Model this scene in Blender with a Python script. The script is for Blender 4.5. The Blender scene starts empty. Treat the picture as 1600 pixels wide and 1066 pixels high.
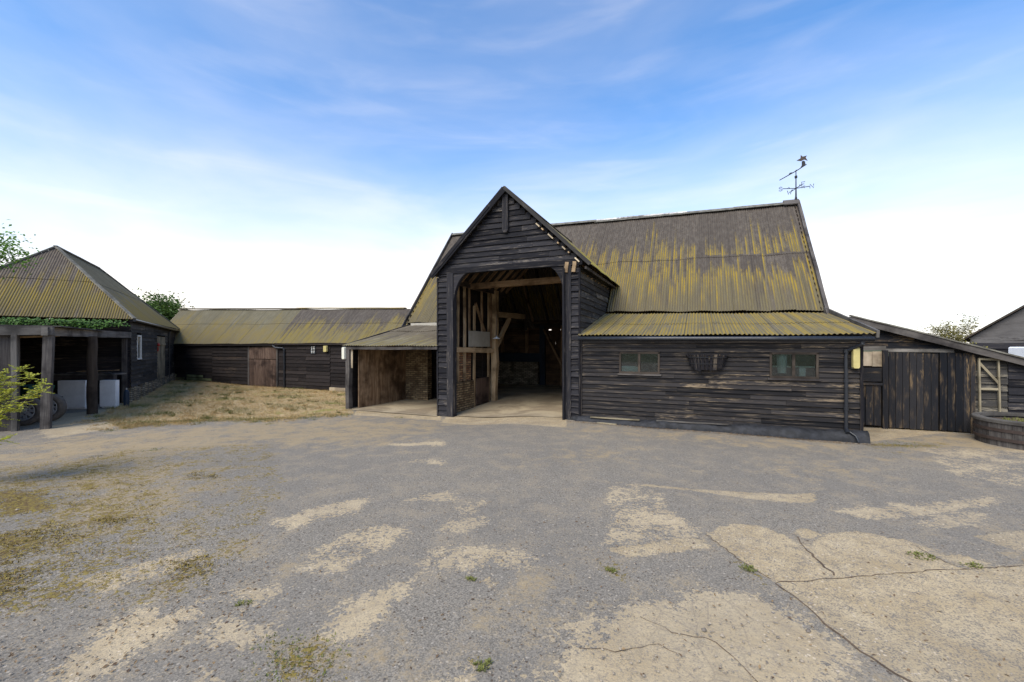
import bpy, math, random
import numpy as np
from mathutils import Vector, Matrix
R = math.radians
random.seed(7); RNG = np.random.default_rng(11)
S = bpy.context.scene
C = S.collection
PI = math.pi
# ------------------------------------------------------------------ camera, sky, sun, exposure
CAMZ, F0, HOR = 2.0, 670.0, 541.0          # camera height, focal length and horizon row of the 1600 px photograph
cam = bpy.data.objects.new('camera', bpy.data.cameras.new('camera')); C.objects.link(cam)
cam.location = (0, 0, CAMZ); cam.rotation_euler = (R(90), 0, 0)
cam.data.sensor_width = 36; cam.data.lens = F0/1600*36; cam.data.shift_y = (HOR-533)/1600
cam.data.clip_start = 0.05; cam.data.clip_end = 3000
S.camera = cam
S.render.resolution_x, S.render.resolution_y = 1024, 682
S.view_settings.view_transform = 'Standard'; S.view_settings.look = 'None'
S.view_settings.gamma = 1; S.view_settings.use_curve_mapping = False
S.view_settings.exposure = 0.74
SUN_EL, SUN_AZ = R(46), R(215)              # azimuth clockwise from +Y (north)
W = bpy.data.worlds.new('World'); S.world = W; W.use_nodes = True
nt = W.node_tree; nt.nodes.clear()
def wn(t, **k):
    n = nt.nodes.new(t)
    for a, b in k.items(): setattr(n, a, b)
    return n
out = wn('ShaderNodeOutputWorld'); bg = wn('ShaderNodeBackground'); bg.inputs[1].default_value = 0.11
sky = wn('ShaderNodeTexSky', sky_type='NISHITA', sun_disc=False)
sky.sun_elevation = SUN_EL; sky.sun_rotation = SUN_AZ; sky.air_density = 1.0; sky.dust_density = 0.6; sky.ozone_density = 2.5
tc = wn('ShaderNodeTexCoord'); sep = wn('ShaderNodeSeparateXYZ'); nt.links.new(tc.outputs['Generated'], sep.inputs[0])
# thin cloud veil: thick towards the horizon, wispy higher up
mp = wn('ShaderNodeMapping'); mp.inputs['Scale'].default_value = (1.0, 1.0, 3.2); mp.inputs['Rotation'].default_value = (0.12, 0.2, 0.3)
nt.links.new(tc.outputs['Generated'], mp.inputs[0])
n1 = wn('ShaderNodeTexNoise'); n1.inputs['Scale'].default_value = 1.7; n1.inputs['Detail'].default_value = 6; n1.inputs['Roughness'].default_value = .52; n1.inputs['Distortion'].default_value = .5
nt.links.new(mp.outputs[0], n1.inputs['Vector'])
mr0 = wn('ShaderNodeMapRange', interpolation_type='SMOOTHSTEP')
for i, v in zip((1, 2, 3, 4), (-.02, 0.63, 1.0, 0.0)): mr0.inputs[i].default_value = v
nt.links.new(sep.outputs[2], mr0.inputs[0])
def wm(op, a, b, cl=False):
    n = wn('ShaderNodeMath', operation=op, use_clamp=cl)
    for i, x in enumerate((a, b)):
        if isinstance(x, (int, float)): n.inputs[i].default_value = x
        else: nt.links.new(x, n.inputs[i])
    return n.outputs[0]
nn = wm('SUBTRACT', n1.outputs[0], 0.5)
cov = wm('ADD', wm('POWER', mr0.outputs[0], 1.9), wm('MULTIPLY', nn, wm('ADD', wm('MULTIPLY', mr0.outputs[0], .75), .35)))
mp2 = wn('ShaderNodeMapping'); mp2.inputs['Scale'].default_value = (1.3, 1.0, 7.5); mp2.inputs['Rotation'].default_value = (0.05, 0.12, 0.9)
nt.links.new(tc.outputs['Generated'], mp2.inputs[0])
n2 = wn('ShaderNodeTexNoise'); n2.inputs['Scale'].default_value = 2.6; n2.inputs['Detail'].default_value = 7; n2.inputs['Roughness'].default_value = .5; n2.inputs['Distortion'].default_value = .5
nt.links.new(mp2.outputs[0], n2.inputs['Vector'])
wsp = wn('ShaderNodeMapRange', interpolation_type='SMOOTHSTEP')
for i, v in zip((1, 2, 3, 4), (.45, .9, 0, .14)): wsp.inputs[i].default_value = v
nt.links.new(n2.outputs[0], wsp.inputs[0])
cov = wm('ADD', wm('ADD', wm('MULTIPLY', cov, 0.92), .08), wsp.outputs[0], True)
mixw = wn('ShaderNodeMix', data_type='RGBA'); nt.links.new(cov, mixw.inputs[0])
tint = wn('ShaderNodeMix', data_type='RGBA', blend_type='MULTIPLY'); tint.inputs[0].default_value = 1
nt.links.new(sky.outputs[0], tint.inputs[6]); tint.inputs[7].default_value = (0.66, 1.17, 1.52, 1)
nt.links.new(tint.outputs[2], mixw.inputs[6]); mixw.inputs[7].default_value = (8.1, 7.4, 6.75, 1)
nt.links.new(mixw.outputs[2], bg.inputs[0]); nt.links.new(bg.outputs[0], out.inputs[0])
sl = bpy.data.lights.new('sun', 'SUN'); sl.energy = 2.8; sl.angle = R(42); sl.color = (1, .90, .75)
so = bpy.data.objects.new('sun', sl); C.objects.link(so)
sd = Vector((math.sin(SUN_AZ)*math.cos(SUN_EL), math.cos(SUN_AZ)*math.cos(SUN_EL), math.sin(SUN_EL)))
so.rotation_euler = sd.to_track_quat('Z', 'Y').to_euler(); so.location = (0, -5, 20)

# ------------------------------------------------------------------ frames of reference
TH = R(23.4); CT, ST = math.cos(TH), math.sin(TH)
P0 = Vector((1.818, 11.6, 0))               # front corner between porch and right lean-to; the barn's local origin
def BW(u, v, z=0): return Vector((P0.x+u*CT+v*ST, P0.y-u*ST+v*CT, z))
Q0 = Vector((-14.7, 16.5, 0)); QA = math.atan2(.517, .856)   # corner of the hipped shed
def QW(x, y, z=0): return Vector((Q0.x+x*math.cos(QA)-y*math.sin(QA), Q0.y+x*math.sin(QA)+y*math.cos(QA), z))
def at(px, Y, z): return Vector(((px-800)/F0*Y, Y, z))
CP = np.array([(0,3,0),(6,4,0),(-6,4,0),(0,8,0),(8,8,0),(-9,8,-.05),(1.8,11.6,0),(4.5,10.4,-.02),(7.5,9.2,-.04),(11,9,0),(-2.2,13.35,-.16),
 (-5.5,14.8,-.16),(-11.9,10.9,-.1),(-13,13.3,-.1),(-14.7,16.4,-.16),(-19.5,24.5,-.02),(-12,21,-.13),(-7,20,-.16),(0,17,-.09),
 (10,11.5,0),(5,20,-.1),(-30,10,-.1),(30,10,0),(0,-10,0),(-20,40,0),(20,40,0)], float)
def gzn(X, Y):
    num = np.zeros_like(X, float); den = np.zeros_like(X, float)
    for cx, cy, cz in CP:
        w = ((X-cx)**2+(Y-cy)**2+.6)**-2.0
        num += w*cz; den += w
    return num/den
def gz(x, y): return float(gzn(np.array([x]), np.array([y]))[0])
def gB(u, v):
    p = BW(u, v); return gz(p.x, p.y)
def gQ(u, v):
    p = QW(u, v); return gz(p.x, p.y)

# ------------------------------------------------------------------ shader helper
class N:
    def __init__(s, name):
        s.m = bpy.data.materials.new(name); s.m.use_nodes = True; s.t = s.m.node_tree; s.t.nodes.clear()
        s.o = s.t.nodes.new('ShaderNodeOutputMaterial'); s.b = s.t.nodes.new('ShaderNodeBsdfPrincipled')
        s.t.links.new(s.b.outputs[0], s.o.inputs[0])
    def n(s, t, **k):
        x = s.t.nodes.new(t)
        for a, b in k.items(): setattr(x, a, b)
        return x
    def put(s, sock, v):
        if isinstance(v, bpy.types.NodeSocket): s.t.links.new(v, sock)
        elif isinstance(v, (int, float)):
            try: sock.default_value = v
            except TypeError: sock.default_value = (v, v, v, 1)
        else: sock.default_value = tuple(v)+((1,) if len(v) == 3 and len(sock.default_value) == 4 else ())
    def uv(s): return s.n('ShaderNodeTexCoord').outputs['UV']
    def obj(s): return s.n('ShaderNodeTexCoord').outputs['Object']
    def pos(s): return s.n('ShaderNodeNewGeometry').outputs['Position']
    def attr(s, a): return s.n('ShaderNodeAttribute', attribute_name=a).outputs['Fac']
    def map(s, v, sc, loc=(0, 0, 0)):
        x = s.n('ShaderNodeMapping'); s.put(x.inputs[0], v); x.inputs['Scale'].default_value = sc; x.inputs['Location'].default_value = loc
        return x.outputs[0]
    def noise(s, v, sc=1, d=3, r=.5, dist=0):
        x = s.n('ShaderNodeTexNoise'); s.put(x.inputs['Vector'], v); x.inputs['Scale'].default_value = sc
        x.inputs['Detail'].default_value = d; x.inputs['Roughness'].default_value = r; x.inputs['Distortion'].default_value = dist
        return x.outputs[0]
    def vor(s, v, sc, feat='F1', out='Distance'):
        x = s.n('ShaderNodeTexVoronoi', feature=feat); s.put(x.inputs['Vector'], v); x.inputs['Scale'].default_value = sc
        return x.outputs[out]
    def ma(s, op, a, b=0, c=0, cl=False):
        x = s.n('ShaderNodeMath', operation=op, use_clamp=cl); s.put(x.inputs[0], a); s.put(x.inputs[1], b); s.put(x.inputs[2], c)
        return x.outputs[0]
    def ss(s, f, lo, hi, a=0, b=1):
        x = s.n('ShaderNodeMapRange', interpolation_type='SMOOTHSTEP'); s.put(x.inputs[0], f)
        for i, v in zip((1, 2, 3, 4), (lo, hi, a, b)): s.put(x.inputs[i], v)
        return x.outputs[0]
    def mix(s, f, a, b, bl='MIX'):
        x = s.n('ShaderNodeMix', data_type='RGBA', blend_type=bl); s.put(x.inputs[0], f); s.put(x.inputs[6], a); s.put(x.inputs[7], b)
        return x.outputs[2]
    def sep(s, v):
        x = s.n('ShaderNodeSeparateXYZ'); s.put(x.inputs[0], v); return x.outputs
    def comb(s, x, y, z=0):
        n = s.n('ShaderNodeCombineXYZ'); s.put(n.inputs[0], x); s.put(n.inputs[1], y); s.put(n.inputs[2], z); return n.outputs[0]
    def sepc(s, v):
        x = s.n('ShaderNodeSeparateColor'); s.put(x.inputs[0], v); return x.outputs
    def bump(s, h, st=.5, d=.01):
        x = s.n('ShaderNodeBump'); x.inputs['Strength'].default_value = st; x.inputs['Distance'].default_value = d; s.put(x.inputs['Height'], h)
        s.t.links.new(x.outputs[0], s.b.inputs['Normal'])
    def fin(s, col, rough=.8, metal=0, spec=.3):
        s.put(s.b.inputs['Base Color'], col); s.put(s.b.inputs['Roughness'], rough); s.put(s.b.inputs['Metallic'], metal)
        s.b.inputs['Specular IOR Level'].default_value = spec
        return s.m

def m_board(name, dark=(.016, .016, .02), mid=(.036, .034, .037), worn=(.17, .135, .10), wear=.5, spec=.3, cross=26):
    s = N(name); uv = s.uv(); r = s.attr('rnd')
    base = s.mix(r, dark, mid)
    g = s.noise(s.map(uv, (1.6, cross, 1)), 1, 4, .65)                       # grain along the board
    base = s.mix(s.ss(g, .35, .75), base, s.mix(.5, mid, worn), 'MIX') if wear > .56 else s.mix(s.ss(g, .5, .95), base, worn)
    w = s.noise(s.map(uv, (.55, 5.5, 1), (3, 1, 0)), 1, 6, .72)
    w2 = s.noise(s.map(s.pos(), (.5, .5, .7)), 1, 3, .5)
    w3 = s.noise(s.map(uv, (6, 55, 1), (7, 4, 0)), 1, 3, .6)
    m = s.ma('ADD', s.ma('ADD', s.ma('MULTIPLY', w, .6), s.ma('MULTIPLY', w2, .4)), s.ma('MULTIPLY', s.ma('SUBTRACT', w3, .5), .35))
    m = s.ma('ADD', m, s.ma('MULTIPLY', s.ma('SUBTRACT', r, .5), .16))
    thr = .70-.24*wear
    k = s.ss(m, thr, thr+.09)
    col = s.mix(k, base, s.mix(s.noise(s.map(uv, (3, 30, 1)), 1, 2), tuple(x*.55 for x in worn), worn))
    sp = s.ss(s.noise(s.map(uv, (1.1, 75, 1), (9, 2, 0)), 1, 3, .6), .66, .72); col = s.mix(s.ma('MULTIPLY', sp, .8), col, (.004, .004, .004))
    s.bump(s.ma('SUBTRACT', s.ma('ADD', g, s.ma('MULTIPLY', w3, .5)), sp), .7, .008)
    return s.fin(col, .85, 0, .12)
def m_wood(name, a, b, gr=30, rough=.85):
    s = N(name); uv = s.uv(); r = s.attr('rnd')
    g = s.noise(s.map(uv, (1.2, gr, 1)), 1, 5, .65); l = s.noise(s.map(s.pos(), (1.3, 1.3, 1.3)), 1, 4, .6)
    c = s.mix(s.ss(g, .3, .72), a, b)
    c = s.mix(s.ss(l, .42, .68), c, tuple(x*.38 for x in a))
    c = s.mix(s.ma('MULTIPLY', r, .55), c, tuple(x*.5 for x in a))
    s.bump(g, .6, .008)
    return s.fin(c, rough, 0, .2)
def m_roof(name, bare, bare2, lich, lich2, base, A=2.6, Bv=1.6, fade=.5, lam=.076, low=(.16, .14, .10), band=None):
    # UV.x metres along the eave, UV.y metres up the slope; lichen grows up from the eave in streaks along the corrugations
    s = N(name); uv = s.uv(); X, Y, _ = s.sep(uv); r = s.attr('rnd')
    col_i = s.ma('FLOOR', s.ma('DIVIDE', X, lam))
    st = s.noise(s.comb(s.ma('MULTIPLY', col_i, .731), s.ma('MULTIPLY', Y, .25)), 1, 1, .5)
    lo = s.noise(s.comb(s.ma('MULTIPLY', X, .55), s.ma('MULTIPLY', Y, .2), 3.1), 1, 3, .6)
    fi = s.noise(s.map(uv, (9, 3, 1)), 1, 5, .7)
    h = s.ma('SUBTRACT', base, Y)
    h = s.ma('ADD', h, s.ma('MULTIPLY', s.ma('SUBTRACT', st, .5), A*2))
    h = s.ma('ADD', h, s.ma('MULTIPLY', s.ma('SUBTRACT', lo, .5), Bv*2))
    h = s.ma('ADD', h, s.ma('MULTIPLY', s.ma('SUBTRACT', fi, .5), .9))
    if band:
        pu = s.ma('MULTIPLY', s.ss(Y, band[0], band[1]), s.ss(Y, band[1]+.12, band[1], 0, 1))
        h = s.ma('SUBTRACT', h, s.ma('MULTIPLY', pu, s.ss(X, band[2], band[3], 0, band[4])))
    k = s.ss(s.ma('ADD', h, s.ma('MULTIPLY', s.ma('SUBTRACT', s.noise(s.map(uv, (26, 7, 1)), 1, 4, .75), .5), 2.2)), -.35, .75)
    k = s.ma('MULTIPLY', k, s.ss(s.noise(s.comb(s.ma('MULTIPLY', col_i, .37), s.ma('MULTIPLY', Y, .5), 7), 1, 2, .6), .28, .5, .25, 1))
    crest = s.ma('ADD', s.ma('MULTIPLY', s.ma('SINE', s.ma('MULTIPLY', X, 2*PI/lam)), .5), .5)
    bc = s.mix(s.ss(fi, .35, .7), bare, bare2)
    bc = s.mix(s.ma('MULTIPLY', r, .45), bc, tuple(x*.7 for x in bare))
    lc = s.mix(s.ss(s.noise(s.map(uv, (5, 1.2, 1), (2, 5, 0)), 1, 4, .65), .38, .66), lich, lich2)
    lc = s.mix(s.ma('MULTIPLY', s.ss(crest, .75, .1), .75), lc, low)
    deep = s.ma('MULTIPLY', s.ss(h, .9, 3.0), fade)
    lc = s.mix(deep, lc, s.mix(fi, low, tuple(x*.6 for x in lich2)))
    col = s.mix(s.ma('MULTIPLY', k, s.ss(crest, -.35, .55)), bc, lc)
    col = s.mix(s.ss(s.noise(s.map(uv, (30, 22, 1)), 1, 2, .6), .72, .8), col, (.42, .42, .38))
    sx = s.ma('ABSOLUTE', s.ma('SUBTRACT', s.ma('FRACT', s.ma('DIVIDE', X, .66)), .5))
    col = s.mix(s.ma('MULTIPLY', s.ss(sx, .482, .496), .6), col, (.03, .027, .025))
    s.bump(fi, .5, .006)
    return s.fin(col, .9, 0, .15)
def m_plain(name, col, rough=.6, metal=0, var=.25, sc=8, spec=.35):
    s = N(name); n = s.noise(s.obj(), sc, 5, .65)
    s.bump(n, .25, .004)
    return s.fin(s.mix(s.ss(n, .35, .7), tuple(c*(1-var) for c in col), col), rough, metal, spec)
def m_brick(name, c1, c2, mortar):
    s = N(name); uv = s.uv(); n = s.noise(s.map(uv, (3, 3, 3)), 1, 5, .6)
    b = s.n('ShaderNodeTexBrick'); s.put(b.inputs['Vector'], s.mix(.03, uv, s.n('ShaderNodeTexNoise').outputs['Color']))
    s.put(b.inputs['Color1'], c1); s.put(b.inputs['Color2'], c2); s.put(b.inputs['Mortar'], mortar)
    b.inputs['Scale'].default_value = 1; b.inputs['Brick Width'].default_value = .225; b.inputs['Row Height'].default_value = .075
    b.inputs['Mortar Size'].default_value = .014; b.inputs['Bias'].default_value = 0
    col = s.mix(s.ss(n, .45, .7), b.outputs[0], tuple(x*.5 for x in c1))
    s.bump(s.ma('ADD', s.ma('MULTIPLY', b.outputs['Fac'], -1), s.ma('MULTIPLY', n, .6)), .7, .012)
    return s.fin(col, .9, 0, .15)
def m_leaf(name, a, b, tr=.25):
    s = N(name); r = s.attr('rnd'); c = s.mix(r, a, b)
    m = s.fin(c, .55, 0, .3)
    t = s.n('ShaderNodeBsdfTranslucent'); s.put(t.inputs[0], s.mix(.5, c, b)); x = s.n('ShaderNodeMixShader'); x.inputs[0].default_value = tr
    s.t.links.new(s.b.outputs[0], x.inputs[1]); s.t.links.new(t.outputs[0], x.inputs[2]); s.t.links.new(x.outputs[0], s.o.inputs[0])
    return m
def m_glass(name):
    s = N(name); s.put(s.b.inputs['Base Color'], (.55, .6, .58)); s.b.inputs['Roughness'].default_value = .04
    t = s.n('ShaderNodeBsdfTransparent'); t.inputs[0].default_value = (.6, .68, .66, 1); g = s.n('ShaderNodeBsdfGlossy'); g.inputs['Roughness'].default_value = .03
    f = s.n('ShaderNodeFresnel'); f.inputs[0].default_value = 1.7
    d = s.n('ShaderNodeBsdfDiffuse'); d.inputs[0].default_value = (.2, .2, .17, 1)
    x0 = s.n('ShaderNodeMixShader'); s.put(x0.inputs[0], s.ss(s.noise(s.obj(), 9, 5, .7), .45, .8, .01, .12)); s.t.links.new(t.outputs[0], x0.inputs[1]); s.t.links.new(d.outputs[0], x0.inputs[2])
    x = s.n('ShaderNodeMixShader'); s.t.links.new(s.ma('ADD', f.outputs[0], .03), x.inputs[0]); s.t.links.new(x0.outputs[0], x.inputs[1]); s.t.links.new(g.outputs[0], x.inputs[2])
    s.t.links.new(x.outputs[0], s.o.inputs[0]); return s.m
def m_conc(name, a, b):
    s = N(name); p = s.pos(); n = s.noise(p, .9, 6, .6, .6); n2 = s.noise(p, 18, 4, .6)
    c = s.mix(s.ss(n, .38, .62), a, b); c = s.mix(s.ss(n2, .55, .8), c, tuple(x*.6 for x in a)); s.bump(n2, .3, .01)
    return s.fin(c, .9, 0, .2)

M = dict(
 tar=m_board('tarred_boards', (.011, .0105, .013), (.026, .024, .026), wear=.40), tarblue=m_board('tarred_boards_blue', (.008, .008, .0105), (.031, .030, .034), (.20, .17, .14), .39),
 tarrange=m_board('tarred_boards_brown', (.011, .009, .009), (.028, .023, .022), (.075, .055, .042), .44),
 tarworn=m_board('tarred_boards_worn', (.009, .009, .0105), (.034, .031, .031), (.25, .19, .125), .43, cross=24),
 tarside=m_board('grey_worn_boards', (.022, .021, .021), (.06, .056, .052), (.24, .21, .16), .55),
 dooredge=m_board('tarred_door_planks', (.009, .010, .013), (.026, .025, .027), (.25, .17, .09), .45, cross=9),
 under=m_plain('sheet_underside', (.045, .04, .036), .9, 0, .3), algae=m_wood('algae_stained_board', (.10, .115, .05), (.27, .28, .15), 10), mortar=m_conc('old_mortar', (.12, .11, .10), (.62, .6, .56)), moss=m_leaf('brown_moss', (.11, .065, .02), (.25, .19, .035), 0), creamd=m_wood('dull_cream_boards', (.36, .28, .19), (.52, .43, .32), 10), palesheet=m_plain('pale_sheet', (.40, .37, .31), .8, 0, .2, 3), oak=m_wood('pale_oak', (.38, .26, .145), (.60, .45, .28)), oakred=m_wood('red_brown_beam', (.25, .155, .085), (.40, .275, .165)),
 brown=m_wood('brown_boards', (.075, .045, .027), (.20, .125, .07), 16), plank=m_wood('upright_planks', (.17, .10, .055), (.42, .29, .18), 11), dark=m_wood('dark_old_timber', (.05, .038, .03), (.10, .08, .062)),
 doorred=m_wood('faded_red_brown_door', (.06, .036, .028), (.155, .105, .078), 12),
 grey=m_wood('weathered_grey_timber', (.11, .10, .09), (.24, .22, .195)), greyd=m_wood('dark_grey_timber', (.06, .052, .05), (.15, .135, .12)),
 cream=m_wood('cream_boards', (.55, .44, .29), (.70, .60, .45), 10), frame=m_wood('pale_lattice_wood', (.24, .20, .13), (.42, .36, .25)),
 rmain=m_roof('roof_sheets_main', (.080, .066, .055), (.132, .112, .092), (.27, .185, .028), (.18, .138, .045), 3.3, 3.5, 1.8, 1.0, band=(.9, 2.72, -1, 6, 1.8)),
 rlean=m_roof('roof_sheets_lichen', (.12, .105, .08), (.17, .15, .11), (.30, .21, .045), (.22, .17, .06), 6, 1.2, 1.2, .25, low=(.165, .14, .08)),
 rgrey=m_roof('roof_sheets_grey', (.145, .12, .085), (.215, .18, .13), (.20, .155, .05), (.25, .22, .14), 1.2, 1.4, 1.4, .6, low=(.20, .18, .13)),
 rrange=m_roof('roof_sheets_range', (.085, .072, .062), (.135, .116, .098), (.23, .17, .03), (.19, .155, .07), 1.4, 1.6, 2.6, .7, low=(.155, .14, .10)),
 rrangeg=m_roof('roof_sheets_range_green', (.14, .125, .085), (.19, .17, .12), (.20, .15, .04), (.165, .135, .075), 1.7, 1.6, 2.0, .8, low=(.15, .13, .095)),
 rhip=m_roof('roof_sheets_hip', (.105, .085, .07), (.16, .135, .105), (.21, .15, .03), (.165, .13, .04), 2.5, 1.6, 2.4, .9, low=(.12, .10, .06)),
 rporch=m_roof('roof_sheets_porch', (.13, .115, .08), (.18, .16, .11), (.27, .22, .03), (.2, .175, .05), 2.5, 1.2, 1.4, .4, low=(.16, .145, .10)),
 ridge=m_plain('ridge_sheet', (.20, .185, .15), .85, 0, .55, 5), black=m_plain('black_plastic', (.018, .02, .025), .38, 0, .3, 6, .5),
 tarplinth=m_plain('tarred_plinth', (.026, .027, .032), .7, 0, .7, 7), iron=m_plain('black_iron', (.02, .02, .022), .5, .3),
 brick=m_brick('old_brick', (.20, .085, .045), (.44, .27, .14), (.09, .075, .055)), brickd=m_brick('buff_brick', (.14, .09, .05), (.33, .24, .135), (.07, .058, .04)),
 flint=m_brick('rubble_stone', (.16, .13, .09), (.44, .37, .27), (.09, .08, .06)),
 conc=m_conc('barn_floor', (.24, .19, .13), (.38, .31, .21)), glass=m_glass('window_glass'),
 white=m_plain('white_enamel', (.84, .85, .86), .45, 0, .12, 3), whitep=m_plain('white_paint', (.7, .7, .66), .6, 0, .2), yellow=m_plain('yellowed_plastic', (.50, .42, .17), .5, 0, .15),
 creamp=m_plain('cream_plastic', (.68, .66, .55), .5, 0, .1), blue=m_plain('blue_paint', (.012, .025, .045), .6), green=m_plain('green_plastic', (.05, .16, .12), .5),
 rubber=m_plain('rubber', (.14, .12, .10), .85, 0, .4), steel=m_plain('dusty_steel_rim', (.42, .42, .42), .5, .3, .3), red=m_plain('red_paint', (.35, .03, .02), .4),
 soil=m_plain('soil', (.16, .11, .07), .95, 0, .5, 14), copper=m_plain('rusty_iron', (.07, .05, .042), .7, .2),
 ivy=m_leaf('ivy_leaves', (.03, .075, .015), (.11, .22, .04)), leafy=m_leaf('yellow_green_leaves', (.20, .26, .025), (.50, .48, .05), .35), leafg=m_leaf('green_leaves', (.045, .09, .02), (.12, .19, .04)),
 leafb=m_leaf('bright_leaves', (.08, .20, .02), (.20, .36, .05)), leafo=m_leaf('olive_leaves', (.14, .12, .03), (.26, .23, .06)), straw=m_leaf('dry_grass', (.36, .245, .10), (.58, .43, .21), .15), grassg=m_leaf('green_grass', (.10, .12, .03), (.22, .215, .06), .2),
 bark=m_wood('bark', (.10, .08, .06), (.19, .16, .12)), wallgrey=m_board('pale_rendered_wall', (.10, .093, .09), (.14, .132, .128), (.03, .027, .027), .62, cross=5), pebble=m_leaf('pebbles', (.13, .11, .09), (.34, .28, .21), 0), litter=m_leaf('litter', (.10, .06, .035), (.24, .16, .08), .05),
)

# ------------------------------------------------------------------ mesh builder
class MB:
    def __init__(s): s.v, s.f, s.uv, s.r = [], [], [], []
    def face(s, idx, uvs, r): s.f.append(idx); s.uv.extend(uvs); s.r.append(r)
    def hexa(s, c, la=0, r=None):
        # c: 8 corners 000 100 110 010 001 101 111 011 ; la = long axis
        r = random.random() if r is None else r
        c = [Vector(x) for x in c]; i = len(s.v); s.v.extend(c)
        L = [(c[1]-c[0]).length, (c[3]-c[0]).length, (c[4]-c[0]).length]
        P = [(0,0,0),(1,0,0),(1,1,0),(0,1,0),(0,0,1),(1,0,1),(1,1,1),(0,1,1)]
        ox, oy = random.random()*9, random.random()*9
        for q in ((0,3,2,1),(4,5,6,7),(0,1,5,4),(2,3,7,6),(1,2,6,5),(3,0,4,7)):
            ax = [k for k in range(3) if len({P[j][k] for j in q}) > 1]
            if la in ax: A, B_ = la, [k for k in ax if k != la][0]
            else: A, B_ = ax
            s.face([i+j for j in q], [(ox+P[j][A]*L[A], oy+P[j][B_]*L[B_]) for j in q], r)
    def box(s, x0, x1, y0, y1, z0, z1, r=None, la=None):
        d = (abs(x1-x0), abs(y1-y0), abs(z1-z0)); la = d.index(max(d)) if la is None else la
        s.hexa([(x0,y0,z0),(x1,y0,z0),(x1,y1,z0),(x0,y1,z0),(x0,y0,z1),(x1,y0,z1),(x1,y1,z1),(x0,y1,z1)], la, r)
    def beam(s, p, q, w, h, r=None, jit=0, seg=1, up=None, w2=None, h2=None):
        # square section from p to q; w across, h along 'up'
        p, q = Vector(p), Vector(q); d = (q-p).normalized(); r = random.random() if r is None else r
        u = Vector(up) if up else (Vector((0, 0, 1)) if abs(d.z) < .9 else Vector((0, 1, 0)))
        a = d.cross(u).normalized(); b = a.cross(d).normalized(); L = (q-p).length
        i0 = len(s.v); ox, oy = random.random()*9, random.random()*9
        for k in range(seg+1):
            t = k/seg; c = p.lerp(q, t); ww = w+(w2-w)*t if w2 else w; hh = h+(h2-h)*t if h2 else h
            if jit and 0 < k < seg: c = c+a*random.uniform(-jit, jit)+b*random.uniform(-jit, jit)
            jw = 1+random.uniform(-jit, jit)*2
            for sa, sb in ((-1,-1),(1,-1),(1,1),(-1,1)): s.v.append(c+a*sa*ww/2*jw+b*sb*hh/2*jw)
        for k in range(seg):
            for j in range(4):
                j2 = (j+1) % 4; A = i0+k*4
                s.face([A+j, A+j2, A+4+j2, A+4+j], [(ox+k/seg*L, oy+j*w), (ox+k/seg*L, oy+(j+1)*w), (ox+(k+1)/seg*L, oy+(j+1)*w), (ox+(k+1)/seg*L, oy+j*w)], r)
        e = i0+seg*4
        s.face([i0+3, i0+2, i0+1, i0], [(0,0),(w,0),(w,h),(0,h)], r); s.face([e, e+1, e+2, e+3], [(0,0),(w,0),(w,h),(0,h)], r)
    def tube(s, pts, rad, n=8, r=None, cap=True):
        pts = [Vector(p) for p in pts]; rads = rad if isinstance(rad, (list, tuple)) else [rad]*len(pts); r = random.random() if r is None else r
        i0 = len(s.v); L = 0; ls = []
        for k, p in enumerate(pts):
            d = (pts[min(k+1, len(pts)-1)]-pts[max(k-1, 0)]).normalized()
            u = Vector((0, 0, 1)) if abs(d.z) < .95 else Vector((0, 1, 0))
            a = d.cross(u).normalized(); b = a.cross(d)
            if k: L += (p-pts[k-1]).length
            ls.append(L)
            for j in range(n):
                t = 2*PI*j/n; s.v.append(p+a*math.cos(t)*rads[k]+b*math.sin(t)*rads[k])
        for k in range(len(pts)-1):
            for j in range(n):
                j2 = (j+1) % n; A = i0+k*n
                s.face([A+j, A+j2, A+n+j2, A+n+j], [(ls[k], j*.03), (ls[k], j*.03+.03), (ls[k+1], j*.03+.03), (ls[k+1], j*.03)], r)
        if cap:
            s.face([i0+n-1-j for j in range(n)], [(0, 0)]*n, r); e = i0+(len(pts)-1)*n; s.face([e+j for j in range(n)], [(0, 0)]*n, r)
    def prism(s, poly, f0, f1, r=None):
        # poly list of 2D points; f0/f1 map a 2D point to 3D at each end
        r = random.random() if r is None else r; n = len(poly); i = len(s.v)
        s.v.extend(Vector(f0(*p)) for p in poly); s.v.extend(Vector(f1(*p)) for p in poly)
        s.face([i+n-1-j for j in range(n)], [poly[n-1-j] for j in range(n)], r); s.face([i+n+j for j in range(n)], [poly[j] for j in range(n)], r)
        L = 0
        for j in range(n):
            j2 = (j+1) % n; d = math.dist(poly[j], poly[j2]); s.face([i+j, i+j2, i+n+j2, i+n+j], [(L, 0), (L+d, 0), (L+d, .1), (L, .1)], r); L += d
    def lathe(s, prof, c, ax, n=24, r=None):
        # prof: (radius, axial) closed ring
        c = Vector(c); ax = Vector(ax).normalized(); u = Vector((0, 0, 1)) if abs(ax.z) < .9 else Vector((1, 0, 0))
        a = ax.cross(u).normalized(); b = ax.cross(a); i = len(s.v); m = len(prof); r = random.random() if r is None else r
        for j in range(n):
            t = 2*PI*j/n
            for q, h in prof: s.v.append(c+(a*math.cos(t)+b*math.sin(t))*q+ax*h)
        for j in range(n):
            for k in range(m):
                k2 = (k+1) % m; A, B_ = i+j*m, i+((j+1) % n)*m
                s.face([A+k, A+k2, B_+k2, B_+k], [(j*.1, k*.1), (j*.1, k*.1+.1), (j*.1+.1, k*.1+.1), (j*.1+.1, k*.1)], r)
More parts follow.
